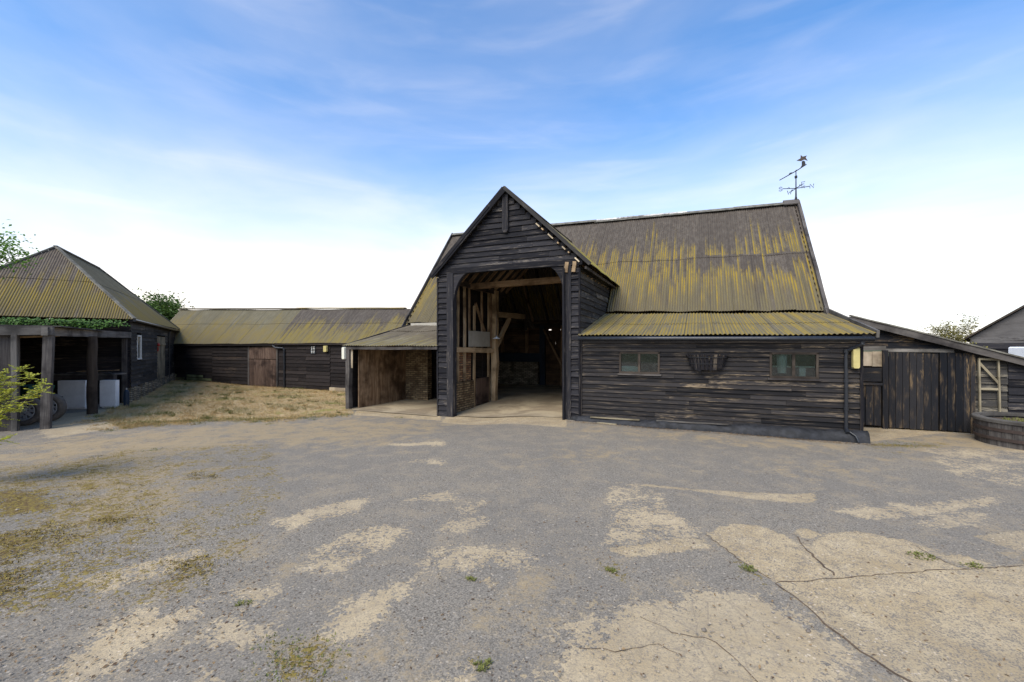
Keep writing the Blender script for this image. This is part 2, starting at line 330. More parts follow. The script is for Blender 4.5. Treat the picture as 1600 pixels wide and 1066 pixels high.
    def leaf(s, p, d, up, L, w, r=None):
        d = Vector(d).normalized(); a = d.cross(Vector(up)); a = a.normalized() if a.length > 1e-4 else Vector((1, 0, 0)); i = len(s.v); p = Vector(p)
        n = a.cross(d)
        s.v.extend([p, p+d*L*.5+a*w*.5+n*L*.08, p+d*L, p+d*L*.5-a*w*.5+n*L*.08])
        s.face([i, i+1, i+2, i+3], [(0, 0), (1, 0), (1, 1), (0, 1)], random.random() if r is None else r)
    def build(s, name, mat, parent=None, off=(0, 0, 0), smooth=False, loc=None, rot=0):
        off = Vector(off); me = bpy.data.meshes.new(name)
        me.from_pydata([tuple(Vector(v)-off) for v in s.v], [], s.f)
        uvl = me.uv_layers.new(name='UVMap'); uvl.data.foreach_set('uv', np.array(s.uv, np.float32).ravel())
        a = me.attributes.new('rnd', 'FLOAT', 'FACE'); a.data.foreach_set('value', np.array(s.r, np.float32))
        if smooth: me.polygons.foreach_set('use_smooth', [True]*len(me.polygons))
        me.materials.append(mat if not isinstance(mat, str) else M[mat]); me.update()
        o = bpy.data.objects.new(name, me); C.objects.link(o)
        if parent: o.parent = parent
        if loc is not None: o.location = loc
        o.rotation_euler.z = rot
        return o
def tag(o, label, cat, group=None):
    o['label'] = label; o['category'] = cat
    if group: o['group'] = group
    return o
def kind(o, k='structure'): o['kind'] = k; return o
def thing(name, loc, rot, label, cat, group=None):
    o = bpy.data.objects.new(name, None); C.objects.link(o); o.location = loc; o.rotation_euler.z = rot
    return tag(o, label, cat, group)
def solid(o, t=.007, inv=False):
    m = o.modifiers.new('thickness', 'SOLIDIFY'); m.thickness = t; m.offset = 0
    o.data.materials.append(M['under']); m.material_offset = 1
    if inv: o.data.materials[0], o.data.materials[1] = o.data.materials[1], o.data.materials[0]
    return o

def wb(mb, F, a0, a1, z0, z1, e=.17, holes=(), lim=None, tilt=.022, th=.018, jit=.004, slope=.0, blen=3.2):
    """overlapping horizontal boards; F(a, n, z) maps along / outward / up to a point"""
    k = 0; z = z0
    while z < z1-.02:
        zt = min(z+e+.03, z1); A0, A1 = (a0, a1) if lim is None else lim(z+e*.5)
        if A1-A0 > .05:
            cuts = []
            zz, zh = z, z+e
            segs = [(A0, A1)]
            for (h0, h1, hz0, hz1) in holes:
                if zh > hz0+.03 and zz < hz1-.03:
                    ns = []
                    for p, q in segs:
                        if h1 <= p or h0 >= q: ns.append((p, q)); continue
                        if h0 > p: ns.append((p, h0))
                        if h1 < q: ns.append((h1, q))
                    segs = ns
            sl = random.uniform(-slope, slope)
            for p, q in segs:
                x = p
                while x < q-1e-3:
                    y = min(q, x+random.uniform(.6, 1.3)*blen)
                    if q-y < .5: y = q
                    j0, j1, j2 = (random.uniform(-jit, jit) for _ in range(3)); am = (A0+A1)/2
                    tl = tilt*random.uniform(.8, 1.5)
                    zb0, zb1 = z+j0+sl*(x-am), z+j1+sl*(y-am)
                    g = .002
                    mb.hexa([F(x+g, tl, zb0), F(y-g, tl+j2, zb1), F(y-g, tl+th+j2, zb1), F(x+g, tl+th, zb0),
                             F(x+g, 0, zt), F(y-g, 0, zt), F(y-g, th*.5, zt), F(x+g, th*.5, zt)], 0)
                    x = y
        z += e; k += 1
def corr(mb, fn, nrm, a0, a1, courses, L, t0=None, t1=None, lam=.076, amp=.011, sw=.66, nr=4, lift=.016):
    nrm = Vector(nrm).normalized(); step = lam/6; nc = int(round((a1-a0)/step)); rs = {}
    for ci, (c0, c1) in enumerate(courses):
        prev = None
        for k in range(nc+1):
            a = a0+k*step; sh = int(math.floor(a/sw+.5)); key = (ci, sh)
            if key not in rs: rs[key] = random.random()
            r = rs[key]; lo = c0-(r-.5)*.008; hi = c1
            if t0: lo = max(lo, t0(a))
            if t1: hi = min(hi, t1(a))
            if hi-lo < .004: prev = None; continue
            i = len(mb.v); ts = []
            for j in range(nr+1):
                t = lo+(hi-lo)*j/nr; ts.append(t)
                mb.v.append(Vector(fn(a, t))+nrm*(amp*math.sin(2*PI*a/lam)+lift*(1-(t-c0)/(c1-c0))+r*.006))
            if prev is not None:
                pi, pts_, pa = prev
                for j in range(nr):
                    mb.face([pi+j, i+j, i+j+1, pi+j+1], [(pa, pts_[j]*L), (a, ts[j]*L), (a, ts[j+1]*L), (pa, pts_[j+1]*L)], r)
            prev = (i, ts, a)
    return mb

# ------------------------------------------------------------------ ground: one sheet, stains and concrete stored as ground-space fields
def G(px, py):
    Y = F0*CAMZ/(py-HOR); return ((px-800)/F0*Y, Y)
SLAB = [ # bare concrete slabs and repairs
 [(1213,909),(1330,901),(1450,891),(1600,883),(1900,878),(2300,1000),(2300,1300),(1700,1300),(1520,1130),(1420,1066),(1345,1018),(1290,975)],
 [(1103,836),(1122,824),(1148,817),(1190,822),(1228,836),(1252,852),(1278,873),(1314,908),(1216,914),(1160,877)],
 [(1258,852),(1290,833),(1340,829),(1385,838),(1420,852),(1450,866),(1512,893),(1312,908),(1275,873)],
 [(948,855),(1000,852),(1060,840),(1092,842),(1114,856),(1050,863),(985,871),(955,862)],
 [(1240,828),(1262,824),(1282,834),(1270,842),(1250,840)],
 [(1460,868),(1500,866),(1545,880),(1520,888)],
 [(1520,838),(1560,832),(1640,826),(1720,840),(1600,862),(1560,852)],
 [(1380,838),(1410,842),(1470,862),(1440,862)], [(990,759),(1010,757),(1090,764),(1180,768),(1240,770),(1272,768),(1275,783),(1235,784),(1170,778),(1090,768)],
 [(688,652),(705,636),(884,636),(886,668),(862,667),(800,661),(740,658)], [(552,641),(560,630),(688,630),(690,649),(640,646)],
 [(1345,668),(1420,668),(1480,676),(1395,684),(1350,690)], [(750,902),(766,902),(768,910),(752,911)], [(765,911),(780,910),(778,918),(764,917)],
 [(918,935),(938,930),(942,940),(922,947)],
]
WORN = [
 [(75,680),(62,668),(95,642),(195,630),(235,650),(140,670)],
 [(875,1100),(866,1050),(880,1015),(905,985),(948,960),(975,938),(1010,930),(1050,940),(1085,920),(1130,922),(1190,930),(1245,958),(1310,995),(1335,1030),(1300,1075),(1200,1120),(1000,1150)],
 [(863,990),(900,965),(940,955),(955,965),(935,985),(905,1000)],
 [(40,1075),(110,1018),(160,985),(225,942),(262,955),(315,936),(320,955),(240,1000),(170,1050),(120,1110)],
 [(298,1008),(345,968),(378,965),(390,985),(428,975),(425,995),(390,1010),(340,1012)],
 [(496,985),(510,958),(545,945),(590,922),(640,905),(645,920),(600,965),(575,995),(530,1012),(505,1002)],
 [(425,815),(470,798),(540,780),(575,775),(560,800),(500,815),(440,828)],
 [(475,893),(490,858),(540,835),(590,818),(645,828),(615,850),(560,880),(530,895)],
 [(683,828),(700,812),(760,803),(765,815),(722,830)], [(655,885),(680,858),(750,852),(850,868),(830,885),(700,892)],
 [(632,782),(650,770),(705,765),(712,780)], [(712,795),(760,780),(755,795),(730,803)],
 (.62, [(940,850),(960,800),(1030,785),(1075,815),(1100,845),(1050,858)]), (.5, [(950,800),(960,750),(1030,770),(1050,800),(1000,820)]),
 [(1308,796),(1400,786),(1480,782),(1555,778),(1560,790),(1440,806),(1350,810)], [(1435,815),(1520,798),(1550,805),(1500,825),(1455,826)],
 [(350,925),(400,918),(446,920),(436,942),(375,955)], [(680,1066),(735,1040),(752,1050),(760,1090),(700,1100)], [(760,1040),(800,1035),(855,1066),(800,1080)],
 [(610,692),(700,690),(695,697),(615,697)], [(640,716),(700,722),(690,727),(640,722)], (.56, [(1440,700),(1700,705),(1700,775),(1500,745)]),
 [(100,905),(330,850),(310,880),(150,930)],
 [(280,1070),(330,1050),(360,1060),(350,1090)],
]
MOSS = [ (.62, [(-100,740),(200,700),(260,760),(250,860),(140,940),(-100,980)]), (.53, [(180,700),(420,690),(440,760),(330,920),(180,940)]), [(-60,840),(100,820),(125,835),(60,870),(-60,900)], [(-60,885),(60,890),(40,930),(-60,960)], [(140,800),(190,808),(170,865),(110,870)], [(265,878),(325,868),(330,892),(280,908)],
 [(-60,760),(60,755),(130,770),(100,800),(-60,820)], [(300,736),(345,738),(340,748),(300,748)], [(150,812),(195,808),(195,818),(155,820)],
 [(1345,690),(1480,692),(1470,700),(1350,699)], [(1380,704),(1412,706),(1400,711)], [(420,1066),(430,1015),(500,1005),(525,1030),(515,1080)], [(745,1040),(775,1035),(772,1052),(748,1052)],
 [(228,598),(290,600),(360,606),(300,616),(220,622)], [(1150,878),(1165,880),(1195,900),(1190,905),(1165,895)], [(945,888),(965,886),(975,898),(950,896)] ]
GRASS = [ [(150,645),(200,622),(190,600),(230,582),(300,582),(390,594),(544,604),(552,640),(470,644),(400,651),(330,650),(285,657),(240,656),(190,664)] ]
DIRT = [ [(-80,700),(60,680),(420,648),(560,642),(700,652),(640,700),(380,700),(120,760),(-80,820)], [(880,664),(1350,690),(1345,712),(1100,690),(880,672)], [(1345,665),(1700,690),(1700,725),(1380,715)],
 [(150,860),(330,830),(420,870),(330,910),(200,900)], [(-60,720),(300,700),(420,760),(200,860),(-60,900)], [(400,1000),(560,990),(640,1080),(380,1100)], [(820,900),(1000,930),(880,1000),(800,1000)],
 [(1290,890),(1700,870),(1700,1000),(1400,1010)], [(960,690),(1010,716),(900,722),(800,716)], [(1180,730),(1320,720),(1380,740),(1300,750)] ]
WORN = [p if isinstance(p, tuple) or not 700 < sum(q[1] for q in p)/len(p) < 905 else (.66, p) for p in WORN]   # thinner wear farther up the yard
def field(polys, X, Y, w):
    out_ = np.full(X.shape, -9.0)
    for poly in polys:
        st_ = 9.
        if isinstance(poly, tuple): st_, poly = (poly[0]-.5)*2*w, poly[1]
        P = np.array([G(*p) for p in poly]); x0, y0 = P.min(0)-1.2; x1, y1 = P.max(0)+1.2
        sel = (X > x0) & (X < x1) & (Y > y0) & (Y < y1)
        if not sel.any(): continue
        x, y = X[sel], Y[sel]; dm = np.full(x.shape, 1e9); ins = np.zeros(x.shape, bool)
        for i in range(len(P)):
            ax, ay = P[i]; bx, by = P[(i+1) % len(P)]; ex, ey = bx-ax, by-ay
            t = np.clip(((x-ax)*ex+(y-ay)*ey)/(ex*ex+ey*ey), 0, 1)
            dm = np.minimum(dm, np.hypot(x-ax-t*ex, y-ay-t*ey))
            c = ((ay > y) != (by > y)) & (x < (bx-ax)*(y-ay)/((by-ay) if by != ay else 1e-9)+ax); ins ^= c
        out_[sel] = np.maximum(out_[sel], np.minimum(st_, np.where(ins, dm, -dm)))
    return np.clip(.5+out_/w*.5, 0, 1)
def axis(lo, hi, st, far):
    c = list(np.arange(lo, hi, st)); a, b = [], []; x, d = lo, st
    while x > -far: d *= 1.25; x -= d; a.append(x)
    x, d = c[-1], st
    while x < far: d *= 1.25; x += d; b.append(x)
    return np.array(a[::-1]+c+b)
xs, ys = axis(-13, 13.5, .05, 900), axis(1.2, 14.5, .05, 900)
GX, GY = np.meshgrid(xs, ys); GZ = gzn(GX, GY)
GZ = GZ+.012*np.sin(GX*1.3+.5*np.sin(GY*.9))*np.cos(GY*1.1)*np.exp(-((GX/14)**2))
co = np.stack([GX, GY, GZ], -1).reshape(-1, 3)
nx, ny = len(xs), len(ys); ii = np.arange((nx-1)*(ny-1)); a_ = (ii//(nx-1))*nx+ii % (nx-1)
qs = np.stack([a_, a_+1, a_+nx+1, a_+nx], 1)
gm = bpy.data.meshes.new('ground'); gm.vertices.add(len(co)); gm.vertices.foreach_set('co', co.astype(np.float32).ravel())
gm.loops.add(qs.size); gm.loops.foreach_set('vertex_index', qs.astype(np.int32).ravel()); gm.polygons.add(len(qs))
gm.polygons.foreach_set('loop_start', (np.arange(len(qs))*4).astype(np.int32)); gm.polygons.foreach_set('loop_total', np.full(len(qs), 4, np.int32))
gm.update(calc_edges=True)
FX, FY = GX.ravel(), GY.ravel()
for nm, pl, w in (('slab', SLAB, .25), ('worn', WORN, .22), ('moss', MOSS, .45), ('grass', GRASS, 1.0), ('dirt', DIRT, 1.3)):
    at_ = gm.attributes.new(nm, 'FLOAT', 'POINT'); at_.data.foreach_set('value', field(pl, FX, FY, w).astype(np.float32))
def ground_mat():
    s = N('weathered_asphalt'); p = s.pos()
    fine = s.noise(p, 55, 3, .6); grit = s.vor(p, 105, out='Color'); gc = s.sepc(grit)
    grit2 = s.vor(p, 42, out='Color'); gc2 = s.sepc(grit2); d2 = s.vor(p, 42)
    big = s.noise(p, .35, 5, .6); mid = s.noise(p, 2.2, 5, .65, .4); sm = s.noise(p, 9, 4, .65); blot = s.noise(p, 24, 3, .6)
    asp = s.mix(gc[0], (.125, .110, .088), (.305, .262, .207))
    asp = s.mix(s.ss(big, .35, .65, 0, .45), asp, (.165, .147, .125))
    asp = s.mix(s.ss(mid, .45, .7, 0, .45), asp, (.27, .225, .165))
    asp = s.mix(s.ma('MULTIPLY', s.ss(gc2[1], .93, .96), s.ss(d2, .5, .3)), asp, (.36, .31, .25))
    asp = s.mix(s.ma('MULTIPLY', s.ss(gc2[0], .92, .95), s.ss(d2, .5, .3)), asp, (.10, .075, .055))
    # concrete
    con = s.mix(s.ss(mid, .3, .7), (.37, .275, .155), (.50, .39, .24)); con = s.mix(s.ss(gc[1], .6, .9, 0, .6), con, (.25, .205, .15)); con = s.mix(s.ss(sm, .5, .72, 0, .6), con, (.25, .205, .15)); con = s.mix(s.ss(big, .4, .6, 0, .4), con, (.24, .20, .145))
    con = s.mix(s.ma('MULTIPLY', s.ss(gc2[2], .93, .97), s.ss(d2, .5, .3)), con, (.52, .42, .30))
    con = s.mix(s.ss(gc[2], .9, .95, 0, .6), con, (.17, .14, .12))
    crack = s.vor(s.mix(.06, p, s.n('ShaderNodeTexNoise').outputs['Color']), 1.1, 'DISTANCE_TO_EDGE')
    craq = s.ss(crack, .004, .012)
    cr2 = s.vor(s.mix(.10, s.map(p, (1, 1, 1)), s.n('ShaderNodeTexNoise').outputs['Color']), 4.2, 'DISTANCE_TO_EDGE')
    sl, wo, mo, gr, di = (s.attr(x) for x in ('slab', 'worn', 'moss', 'grass', 'dirt'))
    slm = s.ma('ADD', sl, s.ma('MULTIPLY', s.ma('SUBTRACT', sm, .5), .35)); slm = s.ma('ADD', slm, s.ma('MULTIPLY', s.ma('SUBTRACT', blot, .5), .25)); slm = s.ss(slm, .48, .53)
    q = s.ma('ADD', s.ma('MULTIPLY', s.ma('SUBTRACT', sm, .5), .85), s.ma('MULTIPLY', s.ma('SUBTRACT', blot, .5), 1.1)); q = s.ma('ADD', q, s.ma('MULTIPLY', s.ma('SUBTRACT', fine, .5), .7)); q = s.ma('ADD', q, s.ma('MULTIPLY', s.ma('SUBTRACT', mid, .5), .9))
    wom = s.ma('ADD', s.ma('MULTIPLY', wo, .95), q); wom = s.ss(wom, .53, .585)
    # faint scattered worn scraps everywhere
    sc = s.ma('ADD', s.noise(s.map(p, (.8, 1.1, 1), (4, 2, 0)), 1, 5, .6), s.ma('MULTIPLY', s.ma('SUBTRACT', blot, .5), .3)); sc = s.ss(sc, .63, .72, 0, .65)
    con_w = s.mix(s.ma('MULTIPLY', s.ss(cr2, .028, .006), s.ss(big, .4, .6, .1, .45)), con, (.17, .14, .11))
    grn = s.ss(s.ma('ADD', gc[1], s.ma('MULTIPLY', s.ma('SUBTRACT', mid, .5), 1.4)), .84, .92, 0, .5)
    asp = s.mix(grn, asp, (.36, .28, .18))
    con = s.mix(s.ss(s.ma('ADD', gc[0], s.ma('MULTIPLY', s.ma('SUBTRACT', sm, .5), 1.2)), .80, .9, 0, .7), con, (.15, .135, .115))
    c = s.mix(sc, asp, con)
    dirt = s.mix(sm, (.25, .17, .08), (.44, .34, .20))
    dm = s.ma('ADD', s.ma('MULTIPLY', di, .62), s.ma('ADD', s.ma('MULTIPLY', s.ma('SUBTRACT', mid, .5), 1.5), s.ma('MULTIPLY', s.ma('SUBTRACT', blot, .5), .8)))
    c = s.mix(s.ss(dm, .28, .72, 0, .72), c, dirt)
    c = s.mix(wom, c, s.mix(.12, con_w, (.60, .48, .32))); c = s.mix(slm, c, s.mix(s.ma('MULTIPLY', s.ma('SUBTRACT', 1, craq), .0), con, (.15, .12, .1)))
    mm = s.ma('ADD', s.ma('MULTIPLY', mo, .95), q); mm = s.ss(mm, .55, .75, 0, .9)
    mossc = s.mix(s.ss(blot, .4, .62), (.10, .06, .018), (.21, .155, .03))
    c = s.mix(mm, c, mossc)
    gm_ = s.ma('ADD', gr, s.ma('MULTIPLY', q, .35)); gm_ = s.ss(gm_, .45, .6)
    gcl = s.mix(s.ss(sm, .35, .65), (.30, .205, .10), (.48, .36, .20)); gcl = s.mix(s.ss(s.noise(p, .9, 4, .7, .5), .54, .66, 0, .75), gcl, (.21, .21, .045))
    c = s.mix(gm_, c, gcl)
    far = s.ss(s.ma('ABSOLUTE', s.sep(p)[1]), 24, 30); c = s.mix(far, c, (.06, .07, .028))  # far grass, darkened so the window panes reflect dark
    h = s.ma('ADD', s.ma('MULTIPLY', gc[0], .35), s.ma('ADD', s.ma('MULTIPLY', fine, .5), s.ma('MULTIPLY', blot, .6)))
    h = s.ma('ADD', h, s.ma('MULTIPLY', slm, .5)); h = s.ma('ADD', h, s.ma('MULTIPLY', mm, .9))
    s.bump(h, .7, .010)
    return s.fin(c, .92, 0, .2)
gm.materials.append(ground_mat())
go = bpy.data.objects.new('ground', gm); C.objects.link(go); kind(go)

# ------------------------------------------------------------------ the barn (local u along the front, v deep, z up)
barn = thing('timber_barn', (P0.x, P0.y, 0), -TH, 'big black weatherboarded barn with tall open gabled porch and steep mossy corrugated roof', 'barn')
UC = -2.13
def ze(u): return 3.18-.025*u if u > 0 else (3.18+u*.0475 if u > -4.41 else 2.97)
def zr(u): return 7.26+(6.3-u)*.0235
def wob(a, t): return .018*math.sin(a*1.9+1.3)*math.sin(t*3.1)+.012*math.sin(a*4.7)
VE, VR = 3.5, 7.31
def main_fn(a, t): return (a, VE+(VR-VE)*t, ze(a)+(zr(a)-ze(a))*t+wob(a, t))
def zp(u): return 6.48-.945*abs(u-UC)
def main_t0(a): return (zp(a)+.02-ze(a))/(zr(a)-ze(a)) if abs(a-UC) < 2.2 else -1
L = math.hypot(VR-VE, 4.2)
mb = corr(MB(), main_fn, (0, -.74, .67), -8.36, 6.30, [(0, .49), (.475, 1.0)], L, t0=main_t0)
solid(mb.build('main_roof', 'rmain', barn))
def rear_fn(a, t): return (a, 11.1+(VR-11.1)*t, 3.0+(zr(a)-3.0)*t)
solid(corr(MB(), rear_fn, (0, .74, .67), -8.36, 6.30, [(0, .5), (.48, 1.0)], L, lam=.152, amp=.02).build('rear_roof', 'rmain', barn))
mb = MB()  # ridge capping in overlapping lengths
x = -8.38
while x < 5.8:
    y = min(x+1.8, 5.86); j = random.uniform(-.02, .03)
    for sgn in (-1, 1):
        mb.hexa([(x, VR, zr(x)+.075+j), (y+.06, VR, zr(y)+.07+j), (y+.06, VR+sgn*.17, zr(y)-.06+j), (x, VR+sgn*.17, zr(x)-.06+j),
                 (x, VR, zr(x)+.09+j), (y+.06, VR, zr(y)+.085+j), (y+.06, VR+sgn*.19, zr(y)-.045+j), (x, VR+sgn*.19, zr(x)-.045+j)], 0)
    x = y
mb.build('ridge_cap', 'ridge', barn)
mb = MB()
for sgn in (-1, 1):
    mb.hexa([(5.86, VR, 7.40), (6.36, VR, 7.39), (6.36, VR+sgn*.2, 7.18), (5.86, VR+sgn*.2, 7.19), (5.86, VR, 7.43), (6.36, VR, 7.42), (6.36, VR+sgn*.22, 7.21), (5.86, VR+sgn*.22, 7.22)], 0)
mb.build('ridge_end_cap', 'greyd', barn)
mb = MB(); nS = 90
for i in range(nS):
    x = -1.1+3.7*i/nS
    h_ = .035+.03*random.random()*(1-abs(i/nS-.5)*1.2); w_ = random.uniform(.05, .09)
    for (dv, dz) in ((-w_, 0), (-w_*.5, h_), (w_*.5, h_), (w_, 0)): mb.v.append(Vector((x, VR-.03+dv, zr(x)+.06+dz-(abs(dv)*.5))))
for i in range(nS-1):
    for j in range(3): a = i*4+j; mb.face([a, a+1, a+5, a+4], [(0, 0)]*4, random.random())
mb.build('ridge_mortar', 'mortar', barn)
mb = MB(); mb.beam((6.31, 3.40, 2.98), (6.31, 3.80, 3.06), .1, .2); mb.build('verge_block', 'greyd', barn)
for (u_, nm) in ((6.33, 'rgrey'), (-8.40, 'greyd')):   # verge boards
    mb = MB(); zz = lambda t: ze(u_)+(zr(u_)-ze(u_))*t
    w_ = .09 if u_ > 0 else .05
    mb.beam((u_, VE-.2, zz(0)-.17), (u_, VR, zz(1)+.05), w_, .16, up=(0, -.7, .7), seg=6, jit=.006)
    mb.beam((u_, VR, zz(1)+.05), (u_, 11.1, 3.05), w_, .16, up=(0, .7, .7))
    mb.build('verge_board', 'roof_verge' if False else ('greyd'), barn)
# lean-to roofs
def lr_fn(a, t): return (a, -.22+(3.62+.22)*t, 2.275-.006*a+(ze(a)-.05-2.275+.006*a)*t+.010*math.sin(a*2.3+t*2))
solid(corr(MB(), lr_fn, (0, -.2, .98), .03, 6.34, [(0, .46), (.43, 1.0)], 3.95, lam=.1, amp=.014, sw=.6).build('lean_to_roof', 'rlean', barn))
mb = MB(); mb.beam((6.36, -.24, 2.25), (6.36, 3.6, 3.03), .05, .15, seg=5, jit=.004); mb.build('verge_board', 'grey', barn)
def ll_fn(a, t): return (a, -.22+(3.52+.22)*t, 1.985+.01*math.sin(a*3)+(2.86-1.985)*t-.03*math.sin(t*3.14)*abs(math.sin(a*1.6)))
solid(corr(MB(), ll_fn, (0, -.2, .98), -8.2, -4.42, [(0, .68), (.65, 1.0)], 3.85, lam=.1, amp=.014, sw=.75, lift=.03).build('lean_to_roof', 'rgrey', barn))
mb = MB(); mb.box(-8.1, -4.42, 3.44, 3.48, 2.84, 2.96); mb.build('lead_flashing', 'palesheet', barn)
mb = MB(); mb.beam((-8.2, -.16, 1.93), (-4.42, -.16, 1.94), .05, .09, seg=5, jit=.006); mb.build('eaves_board', 'greyd', barn)
mb = MB(); mb.beam((-8.22, -.2, 1.99), (-8.22, 3.5, 2.87), .04, .1, seg=4, jit=.005); mb.build('verge_board', 'greyd', barn)
# porch roof
LP_ = math.hypot(2.45, 2.42)
def zmain(v): return 3.1+(v-VE)*1.105
for sgn in (1, -1):
    fn = lambda a, t, sgn=sgn: (UC+sgn*2.47*(1-t), a, 4.16+2.35*t+.008*math.sin(a*4))
    t0 = lambda a: (zmain(a)-4.16)/2.35
    solid(corr(MB(), fn, (sgn*.7, 0, .7), -.2, 6.78, [(0, .55), (.53, 1.0)], LP_, t0=t0, sw=.7).build('porch_roof', 'rporch', barn), inv=sgn < 0)
mb = MB()
for sgn in (-1, 1):
    mb.hexa([(UC, -.24, 6.56), (UC, 6.8, 6.56), (UC+sgn*.14, 6.8, 6.43), (UC+sgn*.14, -.24, 6.43), (UC, -.24, 6.58), (UC, 6.8, 6.58), (UC+sgn*.16, 6.8, 6.45), (UC+sgn*.16, -.24, 6.45)], 0)
mb.build('ridge_cap', 'ridge', barn)
for sgn in (-1, 1):
    mb = MB(); mb.beam((UC+sgn*.0, -.225, 6.50 if sgn < 0 else 6.53), (UC+sgn*2.48, -.225, (6.50 if sgn < 0 else 6.53)-2.48*.955), .035, .17 if sgn < 0 else .10, up=(0, 0, 1), seg=5, jit=.004)
    if sgn < 0: mb.beam((UC-.5, -.25, 6.06), (UC-2.46, -.25, 6.53-2.46*.955), .02, .10, seg=3, jit=.004)
    mb.build('barge_board', 'tarblue' if sgn < 0 else 'tarside', barn)
mb = MB(); mb.box(UC-.10, UC+.08, -.15, -.06, 5.34, 6.38); mb.hexa([(UC-.10,-.15,5.34),(UC+.08,-.15,5.34),(UC+.08,-.06,5.34),(UC-.10,-.06,5.34),(UC-.05,-.15,5.27),(UC+.03,-.15,5.27),(UC+.03,-.06,5.27),(UC-.05,-.06,5.27)])
mb.build('apex_post', 'tarblue', barn)
# gable boards over the porch opening
mb = MB(); Ff = lambda a, n, z: (a, -.03-n, z)
wb(mb, Ff, UC-2.2, UC+2.2, 4.34, 6.44, e=.158, lim=lambda z: (UC-(6.44-z)/.95, UC+(6.44-z)/.95-.05), jit=.013, slope=.010, blen=2.2, tilt=.03)
mb.build('gable_boarding', 'tarblue', barn)
mb = MB(); mb.beam((UC-2.25, -.06, 4.29), (UC+2.25, -.06, 4.27), .14, .17, seg=8, jit=.006); mb.build('tie_beam', 'tarblue', barn)
for i, (u_, z_) in enumerate(((-.33, 4.12), (-.12, 4.12))):   # broken rafter feet at the right eave
    mb = MB(); mb.beam((u_, -.12, z_-.13), (u_+.03, -.1, z_+.15), .10, .11, seg=3, jit=.01); mb.build('rafter_foot', 'oak', barn)
for k, w_ in enumerate((.10, .05, .14, .04, .09, .03, .12)):
    t = k/7+random.uniform(-.04, .04); mb = MB(); mb.beam((UC+1.0+t*1.25-w_/2, -.12, 5.36-t*1.18+w_/2), (UC+1.0+t*1.25+w_/2, -.12, 5.36-t*1.18-w_/2), .10, .035); mb.build('batten_end', 'oak' if k % 2 else 'cream', barn)
for sgn in (0, 1):   # posts and narrow boarded returns
    mb = MB()
    u0, u1 = ((-4.10, -3.88), (-.40, -.20))[sgn]
    mb.beam(((u0+u1)/2, -.02, gB(u0, 0)-.05), ((u0+u1)/2, -.02, 4.22), u1-u0, .22, up=(0, 1, 0), seg=7, jit=.006); mb.build('porch_post', 'tarblue', barn)
    mb = MB(); w0, w1 = ((-4.42, -4.08), (-.22, .02))[sgn]
    wb(mb, lambda a, n, z: (a, -.06-n, z), w0, w1, gB(w0, 0)+.02, 4.22, e=.165, jit=.006, slope=.05 if sgn else .03, tilt=.034); mb.build('return_boarding', 'tarblue', barn)
for (u_, v_, z_, w_, d_) in ((-.38, -.17, -.12, .06, .10), (.03, -.08, 0, .045, .06), (-4.44, -.1, -.2, .04, .06)):
    mb = MB(); mb.beam((u_, v_, z_), (u_, v_, 4.1), w_, d_, up=(0, 1, 0), seg=6, jit=.004); mb.build('corner_board', 'tarblue', barn)
for (uu, sg, zs, w_) in ((-3.88, 1, 3.25, .58), (-.40, -1, 3.3, .55)):
    poly = [(uu+sg*w_*(1-math.cos(R(f*9))), zs+(4.22-zs)*math.sin(R(f*9))) for f in range(11)]+[(uu-sg*.01, 4.22)]
    mb = MB(); mb.prism(poly, lambda x, z: (x, -.10, z), lambda x, z: (x, .04, z)); mb.build('curved_brace', 'tarblue', barn)
# right cheek of the porch, above the lean-to roof
mb = MB(); wb(mb, lambda a, n, z: (.0+n, a, z), 0, 4.6, 2.0, 4.2, e=.17, lim=lambda z: (-.02, 3.6 if z < 3.1 else VE+(z-3.1)/1.105+.06), jit=.008, slope=.01, blen=2)
mb.build('cheek_boarding', 'tarside', barn)
mb = MB(); mb.beam((.2, -.1, 4.10), (.2, 4.6, 4.12), .05, .07); mb.build('eaves_board', 'greyd', barn)
# left cheek: outer boards, studs, rail, infill
mb = MB(); wb(mb, lambda a, n, z: (-4.40-n, a, z), 0, 3.6, -.16, 4.15, e=.2, holes=[(1.95, 2.85, .85, 1.75)]); mb.build('cheek_boarding', 'tarrange', barn)
mb = MB(); g0 = gB(-4.2, 1)
mb.box(-4.36, -4.16, .1, 1.72, g0-.1, .82, la=1); mb.build('brick_dado', 'brickd', barn)
mb = MB()
for (a, b) in ((.2, .62), (.75, 1.15), (1.3, 1.65)): mb.box(-4.36, -4.24, a, b, .84, 1.78, la=1)
mb.build('brick_infill', 'brick', barn)
for (vv, z0, z1, w_, m_) in ((.38, 1.9, 4.0, .06, 'oakred'), (.72, .84, 4.0, .08, 'oak'), (1.48, 1.95, 4.0, .06, 'oakred'), (1.16, .84, 4.0, .11, 'oak'), (1.80, -.14, 3.4, .10, 'oak'), (2.4, 1.95, 4.0, .08, 'oakred'), (2.92, -.12, 4.0, .10, 'oak'), (3.14, 1.9, 4.0, .06, 'oakred')):
    mb = MB(); mb.beam((-4.2, vv, z0), (-4.2+random.uniform(-.02, .02), vv, z1), w_, .055, up=(1, 0, 0), seg=5, jit=.008); mb.build('stud', m_, barn)
mb = MB(); mb.beam((-4.18, .1, 1.90), (-4.18, 3.3, 1.83), .14, .17, seg=5, jit=.012); mb.build('mid_rail', 'oak', barn)
mb = MB(); mb.beam((-4.2, 2.85, 2.2), (-4.2, 1.9, 3.5), .06, .09, seg=2); mb.build('wall_brace', 'oakred', barn)
for uu in (-4.2, -.15):
    mb = MB(); mb.beam((uu, -.05, 4.06), (uu, 4.5, 4.06), .16, .17, seg=6, jit=.008); mb.build('wall_plate', 'dark' if uu < -1 else 'oakred', barn)
